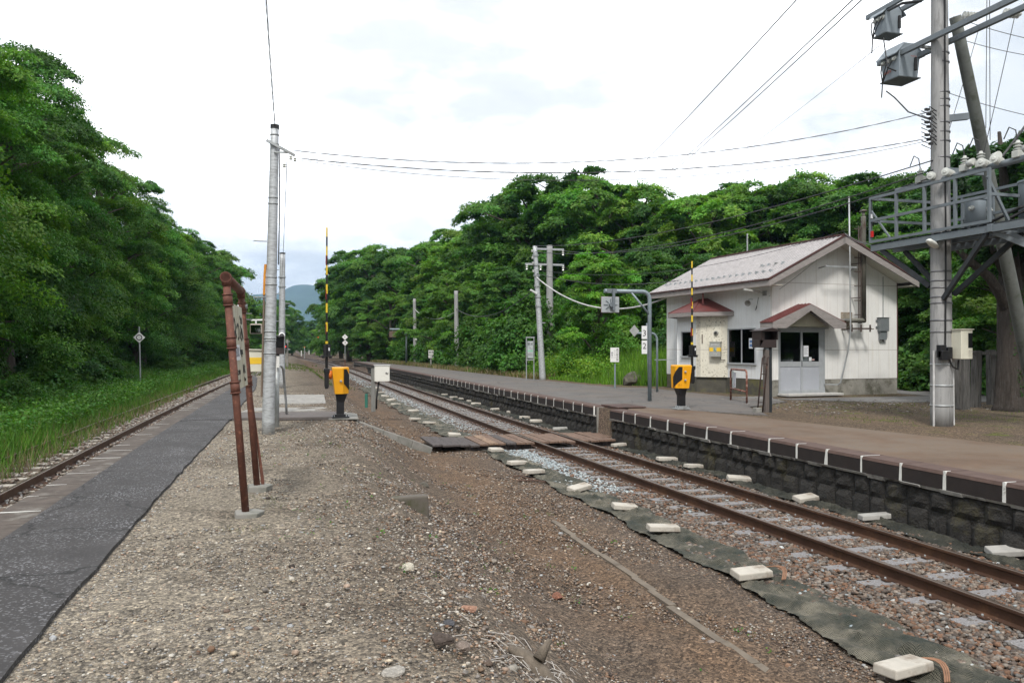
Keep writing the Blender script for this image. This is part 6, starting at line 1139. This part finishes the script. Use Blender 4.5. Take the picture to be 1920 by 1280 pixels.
for (px,base,d,s_,k) in ((715,685,108,1.6,1),(745,685,96,1.5,0),(785,682,86,1.5,3),(815,686,78,1.5,0),(845,688,72,1.4,1),(875,690,66,1.6,3),(905,693,60,1.5,0),(935,695,56,1.4,1),(960,696,52,1.3,0),(985,698,50,1.5,3),(1045,690,58,1.6,3),(1010,690,62,1.6,1),(725,670,112,1.8,3),(765,665,98,2.0,0),(805,662,92,2.0,3),(860,660,78,2.1,0),(920,660,70,2.1,3),(975,658,62,1.9,3),(1025,655,52,1.4,0),(1075,660,52,1.5,3),(1120,668,50,1.2,1),(1245,660,44,1.3,1),(1285,660,46,1.5,3)): p=D(px,650,d); ps(k,p.x,p.y,s_,lab,SL)
lab='leafy green shrub at the foot of the wood left of the track'
for i in range(30):
    y=11+i*3.1*(1+i*.02); x=-9.2+rr.uniform(-.9,.6)+ (0 if y<60 else 1.2); ps((2,0,1,2,3,1)[i%6],x,y,rr.uniform(.75,1.15),lab,SLL,.7)
for i in range(34): ps((1,0,2,1)[i%4],-7.9+rr.uniform(-1.3,.7)+(.7 if i>22 else 0),9+i*1.9*(1+i*.015),rr.uniform(.28,.62),lab,SLL)
for i in range(14): ps((3,0,1)[i%3],-12.2+rr.uniform(-.8,.8),13+i*6,rr.uniform(.8,1.2),lab,SLL)
for x_,y_ in ((-14,4),(-15,-8),(-13,-20),(-8,-34),(2,-42),(12,-44),(22,-38),(28,-28),(31,-14),(26,-6),(30,3),(35,8),(39,-2),(41,-12),(45,-22),(36,-25),(49,-8),(53,-18),(44,5),(60,-4),(58,-28)): put(mid[(1,3)[x_%2]],x_,y_,12,label='unseen dark green broadleaf tree added behind the viewpoint',group='unseen trees added behind the viewpoint for reflections',w=1.3)  # unseen trees added so door glass and mirrors reflect dark foliage, not sky
lab='leafy shrub in the shade behind the building and fence'; BG='shrubs behind the building and fence'
for (px,d,s_,k) in ((1705,34,.8,2),(1735,31,.7,2),(1725,36,1.1,1),(1760,33,.9,2),(1790,31,.8,1),(1820,30,.9,2),(1860,29,.9,1),(1900,28,1.,2),(1940,27,1.,1),(1700,42,1.5,3),(1780,42,1.8,3),(1860,40,1.8,3),(1940,38,1.8,0),(1740,46,2.0,3)): p=D(px,650,d); ps(k,p.x,p.y,s_,lab,BG)
# ---------------- grass ----------------
def grass(name,label,X,Y,h,w,col,lean=.35,zoff=0,kind='stuff',segs=2):
    n=len(X); Z=gz(X,Y)+zoff; a=rng.uniform(0,2*np.pi,n); d=np.stack([np.cos(a),np.sin(a)],1); s_=np.stack([-d[:,1],d[:,0]],1); le=h*lean*rng.uniform(.2,1.6,n)
    P=np.stack([X,Y,Z],1); V=[]
    for k,(t_,ww) in enumerate(((0,1.),(.5,.85),(1.,.12))):
        c=P.copy(); c[:,:2]+=d*(le*t_**1.8)[:,None]; c[:,2]+=h*t_*(1-.15*t_*lean)
        for sg in (-1,1): q=c.copy(); q[:,:2]+=s_*(w*ww*sg*.5)[:,None]; V.append(q)
    V=np.stack(V,1).reshape(-1,3); b=np.arange(n)[:,None]*6; F=np.concatenate([b+np.array([[0,1,3,2]]),b+np.array([[2,3,5,4]])],1).reshape(-1,4)
    o=npmesh(name,V,F,grassm,np.repeat(col,6,axis=0)); return tag(o,label,'grass',kind=kind)
GC=[(.09,.22,.026),(.065,.17,.022),(.13,.26,.036),(.17,.21,.06),(.08,.19,.036)]
n=190000; Y=5+(105-5)*rng.uniform(0,1,n)**1.9; X=-4.30-rng.uniform(0,1,n)**.85*6.5+np.clip((Y-30)/60,0,1)*.5; patch=np.sin(X*1.3+Y*.5)+np.sin(Y*.23+X*.4)*1.2+rng.normal(0,.5,n)
X=X+.12*np.sin(Y*1.1)*(X>-7)-np.where(X>-5,rng.uniform(0,1,n)**3*.5,0)
h=np.interp(-X,[4.3,4.7,5.6,7,10],[.12,.32,.40,.55,.75])*rng.uniform(.5,1.25,n)*(1+.18*patch); w=rng.uniform(.008,.018,n)*np.interp(Y,[5,20,50,105],[1,1.2,2.6,5])
grass('grass','tall wild grass on the bank left of the left track',X,Y,h,w,pick(n,GC+[(.24,.19,.11)],[.27,.25,.16,.07,.18,.07])*.82*(1+.15*np.clip(patch,-1,1))[:,None])
# broad weeds as small leaf clumps
def weeds(label,X,Y,hmax,nl,ls,col,rad=.16,seed=0):
    m=len(X); z=gz(X,Y); hh_=hmax*rng.uniform(.4,1,m); C=np.stack([X,Y,z+hh_],1); C2=np.stack([X,Y,z+hh_*.5],1); a=rng.uniform(0,6.3,m); out=np.stack([np.cos(a),np.sin(a),0*a],1); nr=np.tile([[0,0,1.]],(m,1))+rng.normal(0,.25,(m,3)); nr/=np.linalg.norm(nr,axis=1)[:,None]
    p=[leafset(rng,c_,np.full(m,rad)*rng.uniform(.6,1.5,m),nr,out,nl,ls,col,.6,.5) for c_ in (C,C2)]; V,F,c=leafmesh('w',p); return tag(npmesh('weeds',V,F,leafm,c),label,'weeds',kind='stuff')
n=6500; Y=6+80*rng.uniform(0,1,n)**1.6; X=-5.3-rng.uniform(0,1,n)*4.0; weeds('leafy weeds mixed into the grass left of the left track',X,Y,.75,12,.085,(.075,.19,.026),.17)
n=900; Y=7+40*rng.uniform(0,1,n); X=-8.0-rng.uniform(0,1,n)*1.8; weeds('broad leaved weeds under the left wood',X,Y,.95,7,.17,(.075,.19,.035),.22)
n=70; X=rng.uniform(-.5,4.2,n); Y=rng.uniform(5,16,n); weeds('tiny green weeds sprouting from the gravel and dirt',X,Y,.03,6,.028,(.08,.18,.03),.04)
n=9000; Y=5+45*rng.uniform(0,1,n)**1.5; X=-4.25-rng.uniform(0,1,n)**1.2*1.1; grass('dry_grass','dry brownish grass fringe hiding the outer rail of the left track',X,Y,rng.uniform(.10,.34,n),rng.uniform(.006,.012,n)*np.interp(Y,[5,50],[1,2.5]),pick(n,[(.20,.16,.10),(.13,.17,.05),(.17,.12,.11),(.09,.16,.035)]),.7)
# white daisies on the left bank
n=260; Y=rng.normal(15,3,n); X=-6.9+rng.normal(0,.5,n); Z=gz(X,Y)+rng.uniform(.35,.7,n); V=[];F=[]
mb=MB()
for x,y,z in zip(X,Y,Z):
    r_=random.uniform(.012,.022); mb.add([(x+r_*math.cos(a),y+r_*math.sin(a)*.9,z+random.uniform(-.004,.004)) for a in np.linspace(0,6.28,7)[:-1]],[(0,1,2,3,4,5)])
tag(mb.build('daisies',flat('white petals',(.7,.7,.66),.8),fix=False),'scattered white daisies in the left grass','flowers',kind='stuff')
# bright weedy mound between the signs and the building
n=52000; p0=G(1010,705),G(1250,705); X=rng.uniform(12.6,22,n); Y=rng.uniform(31,62,n); k=(X>np.interp(Y,[31,34,45,62],[15.4,13.6,13.0,12.9])+.0)&(X*1.0<13+ (Y-20)*.55); X,Y=X[k],Y[k]
m=len(X); h=np.interp(X-np.interp(Y,[31,45,62],[14.0,13.2,13]),[0,1.0,2.6],[.2,.75,1.45])*rng.uniform(.6,1.15,m)*(1+.2*np.sin(X*1.7+Y*.8)); grass('grass','bright green tall weeds behind the platform, left of the building',X,Y,h,rng.uniform(.022,.05,m),pick(m,[(.16,.31,.03),(.11,.25,.026),(.20,.34,.05),(.13,.22,.06)],[.4,.3,.15,.15]),.3)
n=1500; X=rng.uniform(13.8,21,n); Y=rng.uniform(35,52,n); k=X<13+(Y-20)*.5; X,Y=X[k],Y[k]; weeds('bright yellow green leafy weeds left of the building',X,Y,1.15,14,.12,(.17,.32,.03),.25)
# dry and green grass fringe behind the platform, by the fence
n=9000; Y=rng.uniform(40,90,n); X=np.interp(Y,[33,40,50,60,70,80,93],[12.9,12.4,11.9,11.3,10.7,10.0,8.9])+rng.uniform(0,1.6,n); grass('dry_grass','tufts of dry and green grass along the back of the far platform',X,Y,rng.uniform(.08,.4,n),rng.uniform(.02,.05,n),pick(n,[(.25,.19,.11),(.11,.15,.04),(.30,.24,.16)]),.6)
n=9000; X=rng.uniform(14.8,34,n); Y=20.5+(X-14)*.15+rng.uniform(5,14,n); k=~((X<22)&(Y<31.5)); X,Y=X[k],Y[k]; grass('grass','green grass behind the yard road at the right',X,Y,rng.uniform(.1,.5,len(X)),rng.uniform(.02,.04,len(X)),pick(len(X),GC),.5)
n=2600; X=rng.uniform(12.5,19,n); Y=rng.uniform(13,21.5,n); k=(np.sin(X*2.3+Y)+np.sin(Y*1.7)>.55)&(Y<23.2-(X-12.6)*.5)&(X>np.interp(Y,[10,14,18,22],[12.5,12.2,12.4,13.5])); X,Y=X[k],Y[k]; grass('grass','short sparse grass tufts in the dirt around the power pole',X,Y,rng.uniform(.02,.09,len(X)),rng.uniform(.006,.012,len(X)),pick(len(X),[(.10,.16,.03),(.14,.15,.05)]),.8)
n=900; a=rng.uniform(0,6.3,n); r_=rng.uniform(0,.5,n)**.7; X=-.35+r_*np.cos(a)*.6; Y=8.6+r_*np.sin(a)*1.6; grass('grass','faint short moss and grass around the sign post footings',X,Y,rng.uniform(.008,.035,n),np.full(n,.004),pick(n,[(.16,.17,.07),(.12,.15,.05)]),.8)
n=2500; X=rng.uniform(-2,4,n); Y=rng.uniform(48,110,n); k=np.sin(X+Y*.2)>-.2; X,Y=X[k],Y[k]; grass('grass','thin grass growing at the far end of the island platform',X,Y,rng.uniform(.05,.25,len(X)),rng.uniform(.03,.07,len(X)),pick(len(X),[(.14,.16,.05),(.08,.14,.03)]),.7)
# distant wood closing the view along the tracks
DG='distant trees where the tracks bend away'; dl='distant green tree where the tracks bend away'
for (px,top,d,w,k) in ((583,600,250,1.0,1),(548,575,210,.9,0),(520,560,200,1,1),(500,570,190,1.2,3),(610,600,230,1.1,2),(625,575,200,1.,0),(600,622,180,.8,2),(565,615,300,1.3,3),(640,560,190,1.1,1),(535,600,270,1.4,3),(590,625,330,2,1),(480,560,220,1.2,0),(618,560,260,1.2,1)): treepx(mid[k],px,top,d,w,dl,DG)
# ---------------- mountain ----------------
def mountain():
    prof=[(-3000,40),(380,120),(450,250),(500,300),(540,325),(590,352),(640,340),(700,340),(800,260),(960,190),(1200,130),(1600,60),(5000,20)]
    dist=4600; V=[];na=150; nd=34; rg=np.random.default_rng(9); pxs=np.linspace(150,1300,na)
    for j in range(nd):
        f=j/(nd-1); d=dist-1500+2400*f
        for i,px in enumerate(pxs):
            h=np.interp(px,[p[0] for p in prof],[p[1] for p in prof]); s_=math.sin(min(f/.62,1)*math.pi/2)**1.3 if f<.62 else 1-.35*(f-.62)/.38
            u=(px-960)/1500; x=(SN+u*CS)*d; y=(CS-u*SN)*d; z=h*s_*(1+.05*math.sin(px*.06+f*9)+.04*math.sin(px*.021-f*15))+8*math.sin(px*.13+f*31)*s_*(1 if f<.5 else .3); V.append((x,y,z-2))
    i=np.arange(nd-1)[:,None]*na+np.arange(na-1)[None,:]; F=np.stack([i,i+1,i+1+na,i+na],-1).reshape(-1,4)
    o=npmesh('mountain',np.array(V),F,M('mountain forest',(.03,.065,.035),.95,var=.4,scale=.012,stain=(.11,.12,.06),samt=.33,sscale=.004,bmp=0),smooth=True); struct(o)
mountain()
# ---------------- air ----------------
hz=MB().bb(-3500,3500,-30,6200,-3.0,620).build('haze',[]); m=bpy.data.materials.new('air'); m.use_nodes=True; t_=m.node_tree; t_.nodes.clear(); o_=t_.nodes.new('ShaderNodeOutputMaterial'); v_=t_.nodes.new('ShaderNodeVolumePrincipled'); v_.inputs['Color'].default_value=(.42,.66,1.,1); v_.inputs['Density'].default_value=.00014; v_.inputs['Anisotropy'].default_value=.1; t_.links.new(v_.outputs[0],o_.inputs['Volume']); hz.data.materials.append(m); tag(hz,'pale blue air making the far mountain fade','haze',kind='stuff')
